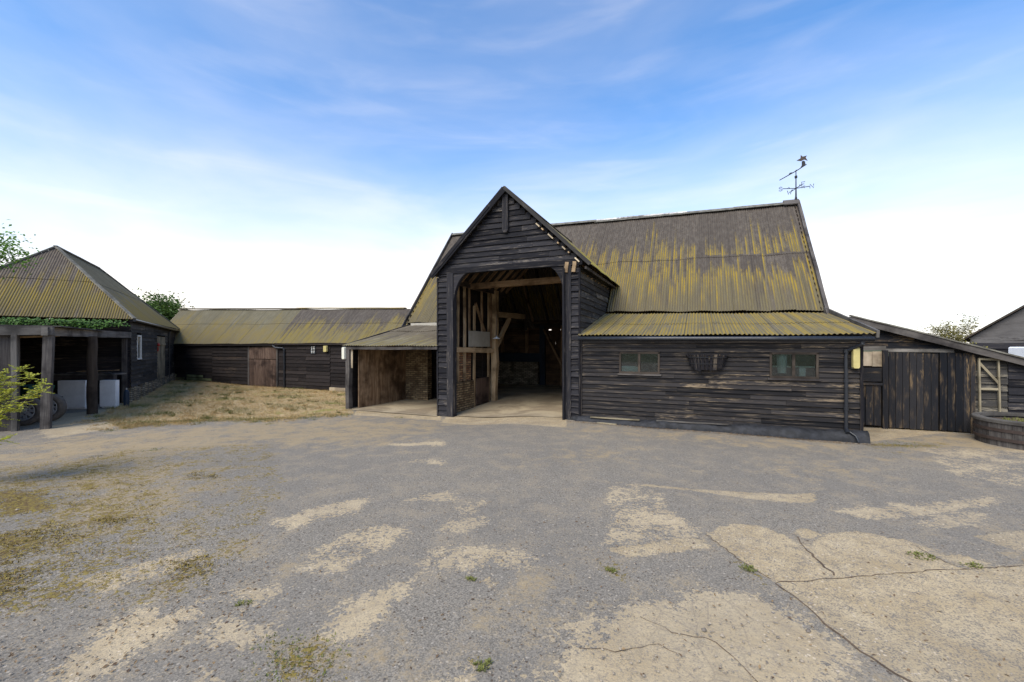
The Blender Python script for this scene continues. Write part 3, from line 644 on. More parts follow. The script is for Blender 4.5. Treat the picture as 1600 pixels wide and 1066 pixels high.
mb = MB(); mb.box(-4.15, -4.125, 1.32, 2.9, 1.98, 2.52, la=1); mb.build('pale_sheet', 'palesheet', barn)
mb = MB(); mb.box(-4.19, -4.15, 1.9, 2.86, g0+.1, .86, la=2); mb.build('half_door', 'doorred', barn)
mb = MB(); mb.beam((-4.16, 3.35, -.2), (-4.14, 3.35, 4.1), .22, .22, up=(0, 1, 0), seg=8, jit=.02); mb.build('arcade_post', 'oak', barn)
mb = MB(); mb.beam((-.15, 3.35, -.2), (-.15, 3.35, 4.1), .26, .26, up=(0, 1, 0), seg=6, jit=.015); mb.build('arcade_post', 'dark', barn)
mb = MB(); wb(mb, lambda a, n, z: (-.02-n, a, z), .1, 3.3, 0, 4.1, e=.2); mb.build('inner_boarding', 'brown', barn)
for (v0, z0, v1, z1) in ((3.45, 1.95, 4.75, 3.15), (3.5, 3.4, 4.3, 4.6)):
    mb = MB(); mb.beam((-4.15, v0, z0), (-4.15, v1, z1), .12, .15, seg=4, jit=.008); mb.build('knee_brace', 'oak' if z0 < 3 else 'dark', barn)
mb = MB(); mb.beam((-4.15, 3.3, 3.22), (-4.15, 6.3, 3.30), .18, .2, seg=6, jit=.015); mb.build('aisle_tie', 'oak', barn)
mb = MB(); mb.tube([(-4.15, 6.2, 3.3), (-4.15, 6.9, 3.15), (-4.15, 7.5, 2.85)], .08, 6); mb.tube([(-4.15, 6.3, 3.3), (-4.15, 6.6, 3.0), (-4.15, 6.6, 2.7)], .07, 6); mb.build('arched_strut', 'dark', barn)
mb = MB(); mb.beam((-4.15, 1.5, 4.03), (-.1, 1.5, 4.08), .18, .18, seg=5, jit=.012); mb.build('cross_beam', 'oakred', barn)
for sgn in (-1, 1):
    for k in range(9):
        v_ = .35+k*.5; mb = MB(); mb.beam((UC+sgn*2.15, v_, 4.0), (UC+sgn*.03, v_, 6.08), .09, .07, up=(0, 1, 0)); mb.build('porch_rafter', 'oakred', barn)
for k in range(17):
    u_ = -7.9+k*.86
    mb = MB(); mb.beam((u_, 10.9, 3.0), (u_+.05, VR+.05, zr(u_)-.15), .09, .1, up=(1, 0, 0), seg=3, jit=.01); mb.build('rafter', 'greyd' if k % 3 else 'oakred', barn)
for (u_, v_) in ((-7.0, 10.3), (-5.6, 10.4), (-4.7, 10.4), (-3.6, 10.4), (-2.6, 10.4), (-1.7, 10.4), (-.6, 10.4)):
    mb = MB(); mb.beam((u_, v_, -.1), (u_, v_, 3.1), .14 if u_ != -4.7 else .3, .12, up=(0, 1, 0), seg=3, jit=.01); mb.build('wall_post', 'blue' if u_ == -4.7 else 'oakred', barn)
mb = MB(); mb.beam((-3.6, 10.3, 1.0), (-4.6, 10.3, 2.9), .1, .1); mb.build('wall_brace', 'oakred', barn)
mb = MB(); mb.box(-8.2, -4.9, 10.2, 10.45, -.15, 1.15); mb.build('rear_brick_dado', 'flint', barn)
mb = MB(); mb.box(-8.2, -4.6, 10.16, 10.2, 1.16, 1.62); mb.build('rear_wall_rail', 'blue', barn)
mb = MB(); wb(mb, lambda a, n, z: (a, 10.6-n, z), -8.3, 6.2, 2.90, 3.4, e=.2); mb.box(-8.3, -4.4, 10.55, 10.58, 2.8, 2.94); mb.box(-4.25, -3.75, 10.55, 10.58, 2.8, 2.94); mb.box(-3.3, 6.2, 10.55, 10.58, 2.8, 2.94); wb(mb, lambda a, n, z: (a, 10.6-n, z), -8.3, 6.2, -.15, 2.85, e=.2, lim=lambda z: (-8.3, 6.2) if z < 2.8 else (-8.3, 6.2)); mb.build('rear_wall', 'brown', barn)
mb = MB(); mb.box(-8.3, 6.2, 10.35, 10.5, 3.0, 3.2); mb.build('rear_wall_plate', 'dark', barn)
for u_, nm in ((-8.28, 'left'), (6.2, 'right')):
    mb = MB(); sg = 1 if u_ > 0 else -1
    wb(mb, lambda a, n, z: (u_+sg*n, a, z), 3.6, 10.6, -.1, 7.3, e=.2, lim=lambda z: (3.5+max(0, (z-3)/1.12), 10.9-max(0, (z-3)/1.12))); mb.build('end_wall', 'tarrange', barn)
# barn and porch floor
def floor(name, u0, u1, v0, v1, dz, m, par, st=.5, BWf=BW, gf=gB):
    mb = MB(); nu, nv = max(1, int((u1-u0)/st)), max(1, int((v1-v0)/st))
    for j in range(nv+1):
        for i in range(nu+1):
            u, v = u0+(u1-u0)*i/nu, v0+(v1-v0)*j/nv; mb.v.append(Vector((u, v, gf(u, v)+dz)))
    for j in range(nv):
        for i in range(nu): a = j*(nu+1)+i; mb.face([a, a+1, a+nu+2, a+nu+1], [(0, 0)]*4, 0)
    return mb.build(name, m, par, smooth=True)
floor('concrete_floor', -8.2, 6.1, .05, 10.5, .02, 'conc', barn)
# right lean-to wall, windows, plinth, gutter
mb = MB(); WINS = [(1.07, 2.07, 1.30, 1.85), (4.45, 5.38, 1.28, 1.86)]
FW = lambda a, n, z: (a, .0-n, z)
wb(mb, FW, .05, 6.12, .13, 2.22, e=.108, holes=WINS, jit=.006, slope=.0025, tilt=.028, th=.016, blen=2.6); mb.build('lean_to_wall', 'tarworn', barn)
mb = MB(); wb(mb, lambda a, n, z: (6.1+n, a, z), 0, 3.6, .1, 2.5, e=.12, lim=lambda z: (max(0, (z-1.98)/.2), 3.6)); mb.build('lean_to_end_wall', 'tar', barn)
for u_ in (6.14, .06):
    mb = MB(); mb.beam((u_, -.04, .12), (u_, -.04, 2.2), .055, .055, up=(0, 1, 0), seg=3, jit=.003); mb.build('corner_board', 'tar', barn)
mb = MB(); mb.box(.05, 6.15, -.05, -.02, 2.16, 2.24); mb.build('fascia_board', 'tar', barn)
mb = MB(); mb.box(.1, 6.0, 1.7, 1.78, .0, 2.5); mb.build('inner_partition', 'dark', barn)
for (a, b, c, d) in WINS:
    mb = MB(); t = .045
    mb.box(a, b, -.055, .03, d-t, d); mb.box(a, b, -.065, .03, c, c+t); mb.box(a, a+t, -.055, .03, c, d); mb.box(b-t, b, -.055, .03, c, d)
    mb.box((a+b)/2-.028, (a+b)/2+.028, -.05, .03, c+t, d-t); f = mb.build('window', 'dark', barn)
    mb = MB(); mb.box(a-.04, b+.04, -.09, -.02, c-.045, c-.003); mb.build('sill', 'greyd', f)
    for (p, q) in ((a+t, (a+b)/2-.028), ((a+b)/2+.028, b-t)):
        mb = MB(); mb.box(p, q, -.012, -.006, c+t, d-t); mb.build('pane', 'glass', f)
def plinth(name, u0, u1, h0, h1, m, par, seed=1, dep=.24):
    rg = random.Random(seed); mb = MB(); n = 60; i0 = len(mb.v); prof = [(0, 1.0), (.35, 1.02), (.72, .86), (.96, .5), (1.05, .1), (1.08, -.6)]
    ph = [rg.uniform(0, 6) for _ in range(4)]
    for k in range(n+1):
        t = k/n; u = u0+(u1-u0)*t; g = gB(u, -.2); H = h0+(h1-h0)*t+.015*math.sin(u*3+ph[0])+.01*math.sin(u*7+ph[1]); D = dep*(1+.16*math.sin(u*2.1+ph[2])+.1*math.sin(u*6.3+ph[3]))
        if t < .04: D *= .6
        for (d, h) in prof: mb.v.append(Vector((u+rg.uniform(-.004, .004), -D*d+rg.uniform(-.006, .006)-.002, g+(H-g)*h+rg.uniform(-.006, .006))))
    m_ = len(prof)
    for k in range(n):
        for j in range(m_-1):
            a = i0+k*m_+j; mb.face([a, a+1, a+m_+1, a+m_], [(k*.1, j*.1)]*4, .5)
    mb.face([i0+j for j in range(m_)], [(0, 0)]*m_, .5); e = i0+n*m_; mb.face([e+j for j in range(m_)][::-1], [(0, 0)]*m_, .5)
    o = mb.build(name, m, par, smooth=True); return o
plinth('tarred_plinth', -.36, 6.24, .12, .2, 'tarplinth', barn)
mb = MB(); pass
for (a, b, c) in (((.35, -.19, .135), (1.6, -.2, .145), .05), ((.55, -.30, .015), (1.05, -.33, .01), .05), ((2.0, -.16, .15), (3.6, -.16, .165), .03)):
    mb = MB(); mb.beam(a, b, c, .03, seg=4, jit=.005); mb.build('bare_sill_timber', 'frame' if a[0] < 1 else 'grey', barn)
mb = MB()
mb.tube([(.05, -.29, 2.20), (2.2, -.29, 2.185), (4.4, -.29, 2.165), (6.28, -.29, 2.15)], .055, 8); mb.build('gutter', 'black', barn, smooth=True)
mb = MB(); mb.tube([(6.1, -.29, 2.12), (6.1, -.28, 2.05), (6.0, -.18, 1.98), (5.88, -.10, 1.90), (5.86, -.09, 1.80), (5.86, -.09, .22)], .036, 10)
for z_ in (1.86, 1.22, .62): mb.tube([(5.86, -.09, z_), (5.86, -.09, z_+.07)], .046, 10)
mb.tube([(5.86, -.09, .24), (5.86, -.20, .16)], .04, 10); mb.build('downpipe', 'black', barn, smooth=False)
mb = MB(); mb.tube([(5.9, -.2, .18), (5.98, -.27, .12), (6.02, -.32, .0), (6.03, -.34, -.1)], .018, 6); mb.build('drain_hose', 'black', barn)
# left lean-to
for (x_, m_) in ((-8.02, 'greyd'),):
    mb = MB(); mb.beam((x_, -.1, -.3), (x_, -.1, 1.93), .16, .16, up=(0, 1, 0), seg=6, jit=.012); mb.build('lean_to_post', m_, barn)
mb = MB(); wb(mb, lambda a, n, z: (-8.06-n, a, z), 0, 3.6, -.16, 2.0, e=.17); mb.build('lean_to_end_wall', 'tarrange', barn)
mb = MB(); v_ = .12
while v_ < 3.0:
    w_ = random.uniform(.2, .34); mb.beam((-7.82+random.uniform(-.01, .01), v_+w_/2, gB(-7.8, v_)-.0), (-7.82, v_+w_/2, 1.96+v_*.22), w_-.016, .025, up=(1, 0, 0)); v_ += w_
mb.build('upright_boarding', 'plank', barn)
mb = MB(); mb.beam((-7.93, -.08, 1.25), (-7.93, -.08, 1.92), .10, .02, up=(0, 1, 0)); mb.build('pale_board', 'cream', barn)
mb = MB(); mb.box(-7.8, -6.75, 2.72, 3.0, -.2, 2.6, la=0); mb.build('brick_pier', 'brickd', barn)
mb = MB(); wb(mb, lambda a, n, z: (a, 3.45-n, z), -8.1, -4.4, -.16, 2.8, e=.2); mb.build('back_boarding', 'tarrange', barn)
for (a, b) in (((-6.1, 3.1, -.15), (-6.25, 3.35, 2.0)), ((-5.4, 2.7, -.15), (-5.75, 3.3, 1.9))):
    mb = MB(); mb.beam(a, b, .29, .03, up=(0, 1, 0)); mb.build('leaning_plank', 'doorred', barn)
floor('lean_to_floor', -8.0, -4.42, -.25, 3.4, .015, 'conc', barn)

# ------------------------------------------------------------------ fittings on the barn (things of their own)
def on_barn(name, u, v, z, label, cat, group=None): return thing(name, BW(u, v, z), -TH, label, cat, group)
# half-round slatted manger on the wall
t = on_barn('wall_manger', 3.14, -.02, 1.4, 'black half-round manger of upright slats hung on the barn wall between the two windows', 'wall planter')
mb = MB(); n = 15
for k in range(n):
    a = PI*k/(n-1); rx, ry = .43, .26
    x0_, y0_ = math.cos(a)*rx, -math.sin(a)*ry; ln = .12+.27*math.sin(a)**.7+random.uniform(-.05, .03)
    mb.beam((x0_*1.02, y0_*1.02-.03, .40+random.uniform(-.02, .01)), (x0_*.86, y0_*.86-.03, .39-ln), .068+random.uniform(-.015, .012), .014, up=(math.cos(a)+random.uniform(-.25, .25), -math.sin(a), 0))
mb.build('slat', 'tar', t)
for (z_, s_) in ((.33, 1.04), (.18, .92)):
    mb = MB(); mb.tube([(math.cos(PI*k/12)*.43*s_, -math.sin(PI*k/12)*.27*s_-.03, z_) for k in range(13)], .011, 5); mb.build('hoop', 'iron', t)
mb = MB(); mb.beam((-.47, -.04, .385), (.47, -.04, .385), .03, .025); mb.build('back_rail', 'tar', t)
mb = MB()
for k in range(60): mb.leaf((random.uniform(-.36, .36), random.uniform(-.2, -.05), .33), (random.uniform(-1, 1), random.uniform(-1, .2), random.uniform(.1, .5)), (0, 0, 1), random.uniform(.05, .12), .015)
mb.build('dry_stems', 'straw', t)
def bulkhead(u, v, z, w, h, label, m):
    t = on_barn('bulkhead_light', u, v, z, label, 'wall light', 'plastic lights fixed to the black boards')
    mb = MB(); poly = [(-w/2+.02, 0), (w/2-.02, 0), (w/2, .03), (w/2, h-.03), (w/2-.02, h), (-w/2+.02, h), (-w/2, h-.03), (-w/2, .03)]
    mb.prism(poly, lambda x, z: (x, -.03, z), lambda x, z: (x*.86, -.12, h/2+(z-h/2)*.95)); mb.build('diffuser', m, t)
    mb = MB(); mb.box(-w/2-.008, w/2+.008, -.03, 0, -.01, h+.01, la=2); mb.build('back_plate', 'black', t)
bulkhead(6.02, -.06, 1.52, .13, .47, 'tall yellowed plastic wall light beside the downpipe at the right corner of the barn', 'yellow')
bulkhead(-8.14, -.14, 1.55, .13, .42, 'off-white upright box fixed to the grey post of the open lean-to', 'creamp')
bulkhead(-13.5, 4.08, 1.72, .22, .30, 'small yellowed light on the long low shed, right of the dark notice', 'yellow')
t = on_barn('wall_notice', -14.4, 4.10, 1.62, 'small dark notice with white writing under the eaves of the long low shed', 'sign')
mb = MB(); mb.box(-.18, .18, -.02, 0, 0, .40, la=0); mb.build('plate', 'iron', t)
mb = MB()
for k in range(5):
    z_ = .34-k*.07
    for (p, q) in ((-.13, -.02), (.02, .12)): mb.box(p+random.uniform(0, .03), q-random.uniform(0, .03), -.026, -.02, z_-.02, z_+.01)
mb.build('writing', 'whitep', t)
t = on_barn('pendant_lamp', -3.98, 3.15, 2.28, 'small white dish lamp hanging by the pale oak post inside the porch', 'lamp')
mb = MB(); mb.lathe([(.0, .10), (.03, .10), (.05, .06), (.15, .0), (.14, -.01), (.04, .05), (0, .05)], (0, 0, 0), (0, 0, 1), 16); mb.build('shade', 'white', t, smooth=True)
mb = MB(); mb.tube([(0, 0, .1), (0, .02, .9)], .008, 5); mb.build('flex', 'black', t)
# things behind the window panes, kept white and close to imitate pale reflections
for (u, label, m_, sz, g) in ((1.32, 'pale box standing behind the left pane of the left barn window', 'white', (.42, .22, .2), 1.28), (4.72, 'white tub standing behind the left pane of the right barn window', 'white', (.2, .2, .42), 1.38), (5.1, 'white board end behind the right pane of the right barn window', 'white', (.12, .2, .25), 1.28)):
    mb = MB()
    if 'tub' in label: mb.lathe([(0, 0), (sz[0]*.45, 0), (sz[0]*.55, sz[2]), (sz[0]*.6, sz[2]), (sz[0]*.6, sz[2]+.02), (0, sz[2]+.02)], (0, 0, 0), (0, 0, 1), 16)
    else: mb.prism([(-sz[0]/2, 0), (sz[0]/2, 0), (sz[0]/2, sz[2]*.9), (sz[0]*.3, sz[2]), (-sz[0]/2, sz[2])], lambda x, z: (x, 0, z), lambda x, z: (x, sz[1], z))
    o = mb.build('stored_tub' if 'tub' in label else 'stored_box', m_, None, loc=BW(u, .06 if 'tub' not in label else .17, g), rot=-TH); tag(o, label, 'tub' if 'tub' in label else 'box')
for (u0, u1, z_, lb) in ((.95, 2.2, 1.27, 'long shelf behind the glass of the left barn window'), (4.3, 5.5, 1.27, 'long shelf at sill height behind the right barn window'), (4.4, 5.45, 1.545, 'pale narrow shelf crossing the middle of the right barn window')):
    mb = MB(); mb.box(0, u1-u0, 0, .35 if z_ < 1.5 else .06, -.03, 0); o = mb.build('window_shelf', 'whitep' if z_ > 1.5 else 'grey', None, loc=BW(u0, .09 if z_ < 1.5 else .13, z_), rot=-TH); tag(o, lb, 'shelf')

# weather vane
t = on_barn('weather_vane', 6.27, VR, 7.40, 'black iron weather vane with compass letters on the right end of the barn ridge', 'weather vane')
mb = MB(); mb.tube([(0, 0, 0), (0, 0, .12), (0, 0, .5), (0, 0, 1.08)], [.05, .028, .02, .014], 8); mb.tube([(0, 0, .80), (0, 0, .88)], .045, 8); mb.build('spindle', 'iron', t)
zc = .42; aa = R(18)
arms = [((math.cos(aa), math.sin(aa)), 'N'), ((-math.cos(aa), -math.sin(aa)), 'S'), ((-math.sin(aa), math.cos(aa)), 'W'), ((math.sin(aa), -math.cos(aa)), 'E')]
STK = {'N': [[(0,0),(0,1),(.75,0),(.75,1)]], 'S': [[(.75,.85),(.4,1),(.05,.8),(.1,.58),(.7,.42),(.75,.18),(.4,0),(0,.15)]], 'E': [[(.7,0),(0,0),(0,1),(.7,1)],[(0,.5),(.55,.5)]], 'W': [[(0,1),(.22,0),(.45,.7),(.68,0),(.9,1)]]}
for (d, ch) in arms:
    mb = MB(); L_ = .47 if ch in 'NS' else .42; tip = Vector((d[0]*L_, d[1]*L_, zc+(.06 if ch == 'N' else 0)))
    mb.tube([(0, 0, zc), tip], .013, 6)
    sc_ = Vector((d[0]*.2, d[1]*.2, zc)); mb.tube([sc_+Vector((0, 0, .0)), sc_+Vector((d[0]*.05, d[1]*.05, .05)), sc_+Vector((d[0]*.1, d[1]*.1, .0))], .008, 5)
    arm = mb.build('compass_arm', 'iron', t)
    mb = MB(); hs = .15
    for st_ in STK[ch]:
        pts = [tip+Vector(((x_-.35)*hs+d[0]*.07, 0, (z_-.5)*hs)) for x_, z_ in st_]
        mb.tube(pts, .012, 5)
    mb.build('compass_letter', 'iron', arm)
mb = MB(); mb.tube([(-.52, 0, .80), (0, 0, 1.06), (.33, 0, 1.25)], [.016, .018, .014], 6); mb.build('pointer', 'iron', t)
mb = MB(); Y0 = lambda x, z: (x, -.012, z); Y1 = lambda x, z: (x, .012, z)
mb.prism([(-.24, .95), (-.20, 1.02), (-.12, 1.03), (-.1, 1.01)], Y0, Y1); mb.prism([(-.03, 1.06), (0, 1.10), (.05, 1.10), (.05, 1.08)], Y0, Y1)
mb.prism([(.12, 1.13), (.3, 1.23), (.28, 1.36), (.24, 1.40), (.18, 1.38), (.18, 1.24)], Y0, Y1)
mb.build('figure_base', 'iron', t)
mb = MB(); mb.prism([(.02, 1.44), (.14, 1.50), (.15, 1.62), (.21, 1.55), (.34, 1.57), (.30, 1.50), (.36, 1.38), (.26, 1.44), (.16, 1.40)], Y0, Y1); mb.build('figure', 'copper', t)

# ------------------------------------------------------------------ long low shed
RO = (-17.0, 4.15, 0)
rng_ = thing('long_low_shed', BW(*RO[:2]), -TH, 'long low black boarded shed with mossy sheet roof joining the barn on its left', 'shed')
VF = 4.15; gr_ = lambda u: gB(u, VF-.2)
def zrr(u): return 3.83+(-12-u)*.034
def rg_fn(a, t): return (a, VF-.15+1.72*t, 2.12+.012*math.sin(a*1.7)+(zrr(a)-2.12)*t+.02*math.sin(a*1.1+2)*t)
solid(corr(MB(), rg_fn, (0, -.72, .7), -28, -17.0, [(0, .58), (.56, 1)], 2.45, sw=.66).build('left_roof', 'rrangeg', rng_, RO))
solid(corr(MB(), lambda a, t: tuple(Vector(rg_fn(a, t))+Vector((0, 0, .03*t+.012))), (0, -.72, .7), -17.02, -8.3, [(0, .58), (.56, 1)], 2.45, sw=.66).build('right_roof', 'rrange', rng_, RO))
mb = MB(); mb.hexa([(-28, VF+1.57, 4.3), (-8.3, VF+1.57, 3.72), (-8.3, VF+3.2, 2.0), (-28, VF+3.2, 2.2), (-28, VF+1.57, 4.33), (-8.3, VF+1.57, 3.75), (-8.3, VF+3.2, 2.05), (-28, VF+3.2, 2.25)]); mb.build('rear_roof', 'rrange', rng_, RO)
mb = MB(); mb.beam((-28, VF+1.57, zrr(-28)+.05), (-17.2, VF+1.57, zrr(-17.2)+.06), .22, .07, seg=12, jit=.008); mb.build('ridge_cap', 'rlean', rng_, RO)
mb = MB(); mb.beam((-17.4, VF+1.57, zrr(-17)+.10), (-10.1, VF+1.57, zrr(-10)+.09), .2, .05, seg=9, jit=.006); mb.build('ridge_cap', 'rlean', rng_, RO)
FR = lambda a, n, z: (a, VF-n, z)
mb = MB()
for (p, q, m0) in ((-27.2, -24.6, 0), (-24.6, -22.2, 0), (-22.2, -19.15, 0)):
    wb(mb, FR, p, q-.01, gr_((p+q)/2)+.02, 2.05, e=.185, jit=.006, slope=.004, blen=2.6)
mb.build('left_wall', 'tarrange', rng_, RO)
mb = MB()
for (p, q) in ((-16.85, -14.9), (-14.9, -13.3), (-13.3, -8.3)):
    wb(mb, lambda a, n, z: (a, VF-n-(.015 if p == -14.9 else 0), z), p, q-.01, gr_(p)+(.02 if p < -13.5 else .15), 2.05, e=.178, jit=.006, slope=.004, blen=2)
mb.build('right_wall', 'tarrange', rng_, RO)
mb = MB(); mb.box(-28, -8.3, VF+.08, VF+.12, -.3, 2.2); mb.box(-28, -8.3, VF+3.0, VF+3.05, -.3, 2.2); mb.build('added_backing', 'dark', rng_, RO)  # unseen backing and rear wall added to stop light leaking at the eaves
mb = MB(); mb.box(-13.3, -8.3, VF-.1, VF+.05, -.35, .02); mb.build('concrete_plinth', 'conc', rng_, RO)
mb = MB()  # green algae bleached lowest boards
for (p, q, z_) in ((-26.9, -24.7, .12), (-24.5, -22.2, .05)):
    for k in range(2): mb.beam((p, VF-.05, gr_(p+.6)+.13+k*.17), (q-k*.8, VF-.05, gr_(q)+.13+k*.17), .02, .13, seg=3, jit=.004)
mb.build('pale_lower_board', 'algae', rng_, RO)
mb = MB(); x = -19.08; gd = gr_(-18)
while x < -17.0:
    w_ = random.uniform(.16, .24); w_ = min(w_, -16.98-x); 
    if w_ < .05: break
    mb.beam((x+w_/2, VF-.03, gd+.02), (x+w_/2, VF-.03, 1.30), w_-.008, .03, up=(0, 1, 0)); mb.beam((x+w_/2, VF-.035, 1.33), (x+w_/2, VF-.035, 1.93), w_-.008, .03, up=(0, 1, 0)); x += w_
d_ = mb.build('plank_door', 'doorred', rng_, RO)
mb = MB(); mb.beam((-19.05, VF-.06, 1.3), (-17.0, VF-.06, 1.3), .03, .05); mb.build('ledge', 'doorred', d_)
for u_ in (-19.12, -16.94):
    mb = MB(); mb.beam((u_, VF-.03, gd), (u_, VF-.03, 2.0), .09, .07, up=(0, 1, 0)); mb.build('door_post', 'greyd', rng_, RO)
mb = MB(); mb.tube([(-17.1, VF-.17, 2.03), (-16.9, VF-.17, 1.92), (-16.45, VF-.1, 1.90), (-16.38, VF-.08, 1.84), (-16.38, VF-.08, -.2)], .045, 8); mb.build('downpipe', 'black', rng_, RO)
mb = MB(); mb.beam((-28, VF-.14, 2.06), (-17, VF-.14, 2.06), .02, .08, seg=8, jit=.005); mb.beam((-17, VF-.14, 2.09), (-8.3, VF-.14, 2.09), .02, .07, seg=8, jit=.005); mb.build('eaves_board', 'tarrange', rng_, RO)

# ------------------------------------------------------------------ hipped shed on the left
hip = thing('hipped_shed', Q0, QA, 'square boarded shed with mossy pyramid-like hipped sheet roof and ivy along its eaves', 'shed')
EZ, RZ, HW, LN = 3.02, 6.02, 2.82, 11.3
OV = .16
def hq(mb_args, fn, nrm, a0, a1, t1): return corr(MB(), fn, nrm, a0, a1, [(0, .52), (.5, 1)], 4.1, t1=t1, sw=.7)
W2 = HW+OV
tri = lambda lo, hi: (lambda a: max(0, min(1, (a-lo)/W2, (hi-a)/W2)))
f_ = lambda a, t: (a, -OV+W2*t, EZ+(RZ-EZ)*t)
solid(corr(MB(), f_, (0, -.7, .7), -2*HW-OV, OV, [(0, .52), (.5, 1)], 4.1, t1=tri(-2*HW-OV, OV), sw=.7).build('front_roof', 'rhip', hip))
r_ = lambda a, t: (OV-W2*t, a, EZ+(RZ-EZ)*t)
solid(corr(MB(), r_, (.7, 0, .7), -OV, LN+OV, [(0, .52), (.5, 1)], 4.1, t1=tri(-OV, LN+OV), sw=.7).build('side_roof', 'rrangeg', hip))
l_ = lambda a, t: (-2*HW-OV+W2*t, a, EZ+(RZ-EZ)*t)
corr(MB(), l_, (-.7, 0, .7), -OV, LN+OV, [(0, .52), (.5, 1)], 4.1, t1=tri(-OV, LN+OV), lam=.15, amp=.02).build('far_side_roof', 'rhip', hip)
b_ = lambda a, t: (a, LN+OV-W2*t, EZ+(RZ-EZ)*t)
corr(MB(), b_, (0, .7, .7), -2*HW-OV, OV, [(0, .52), (.5, 1)], 4.1, t1=tri(-2*HW-OV, OV), lam=.15, amp=.02).build('back_roof', 'rhip', hip)
for (p, q) in (((OV, -OV, EZ+.04), (-HW, HW, RZ+.05)), ((-2*HW-OV, -OV, EZ+.04), (-HW, HW, RZ+.05)), ((OV, LN+OV, EZ+.04), (-HW, LN-HW, RZ+.05)), ((-HW, HW-.05, RZ+.05), (-HW, LN-HW+.05, RZ+.05))):
    mb = MB(); mb.beam(p, q, .12, .05, seg=6, jit=.004); mb.build('ridge_cap', 'ridge', hip)
gq = lambda s_: gQ(0, s_)
mb = MB(); FS = lambda a, n, z: (.0+n, a, z)
wb(mb, FS, 0, LN, .40, 2.95, e=.165, holes=[(1.02, 1.75, 1.45, 2.45), (5.3, 7.5, .1, 2.5)], jit=.006, slope=.006, blen=2.4, lim=lambda z: (0, LN)); mb.build('side_wall', 'tarside', hip)
mb = MB(); wb(mb, lambda a, n, z: (a, 0-n, z), -2*HW, 0, -.2, 2.95, e=.2, jit=.006); mb.build('front_wall', 'tar', hip)
mb = MB(); wb(mb, lambda a, n, z: (-2*HW-n, a, z), 0, LN, -.2, 2.95, e=.25); wb(mb, lambda a, n, z: (a, LN+n, z), -2*HW, 0, -.1, 2.95, e=.25); mb.build('back_wall', 'tar', hip)
mb = MB(); rg = random.Random(4); s_ = -.1
while s_ < LN:
    w_ = rg.uniform(.25, .5); d0 = rg.uniform(.05, .14); zt = .40+rg.uniform(-.05, .03); g = gq(s_)-.2
    mb.hexa([(-.1, s_, g), (d0, s_, g), (d0, s_+w_-.02, g), (-.1, s_+w_-.02, g), (-.1, s_, zt), (d0*.7, s_+.02, zt), (d0*.6, s_+w_-.05, zt-.02), (-.1, s_+w_-.02, zt)], 1); s_ += w_
mb.build('stone_plinth', 'flint', hip)
mb = MB(); mb.box(.0, .12, -.1, LN+.1, 2.93, 3.02, la=1); mb.build('side_fascia', 'tar', hip)
mb = MB(); mb.tube([(.16, -.15, 3.0), (.16, LN+.1, 2.93)], .055, 8); mb.tube([(.14, 8.6, 2.9), (.06, 8.6, 2.75), (.06, 8.6, .2)], .04, 8); mb.build('gutter', 'black', hip)
mb = MB(); a, b, c, d = 1.02, 1.75, 1.45, 2.45
mb.box(-.02, .05, a, b, d-.06, d); mb.box(-.02, .06, a, b, c, c+.06); mb.box(-.02, .05, a, a+.06, c, d, la=2); mb.box(-.02, .05, b-.1, b, c, d, la=2); w_ = mb.build('window', 'whitep', hip)
mb = MB(); mb.box(.005, .012, a+.06, b-.1, c+.06, d-.06); mb.build('pane', 'glass', w_)
mb = MB(); mb.box(-.04, 0, a, b, c, d); mb.build('blind', 'creamp', w_)
mb = MB()
for k in range(9): mb.beam((.02, 5.42+k*.235, .12), (.02, 5.42+k*.235, 2.48), .225, .03, up=(1, 0, 0))
d_ = mb.build('pale_door', 'frame', hip)
mb = MB(); mb.beam((.05, 5.4, 2.1), (.05, 7.45, 2.1), .03, .1); mb.build('door_ledge', 'frame', d_)
o = thing('fire_bell', QW(.05, 5.25, 1.95), QA, 'small red bell box on the side wall beside the pale door of the hipped shed', 'alarm bell')
mb = MB(); mb.lathe([(0, 0), (.09, 0), (.1, .03), (.06, .08), (0, .09)], (0, 0, .12), (1, 0, 0), 14); mb.build('dome', 'red', o)
mb = MB(); mb.box(-.0, .04, -.06, .06, -.2, 0, la=2); mb.build('box', 'red', o)
# ivy along the front eaves
mb = MB()
for k in range(3600):
    x = -random.random()**.9*5.7; dens = min(1, (-x)/1.6+.12)
    if random.random() > dens: continue
    hgt = (.20+.40*min(1, -x/2.2)*(.7+.3*math.sin(x*5)))*random.random()**.8
    mb.leaf((x, -.06-random.random()*.26-OV*.4, EZ-.02-hgt), (random.uniform(-.7, .7), random.uniform(-1, -.1), random.uniform(-1, .1)), (random.uniform(-.3, .3), -.6, .8), random.uniform(.06, .11), random.uniform(.05, .09))
iv = mb.build('ivy', 'ivy', None, loc=Q0, rot=QA); tag(iv, 'dark green ivy hanging along the front eaves of the hipped shed', 'ivy')

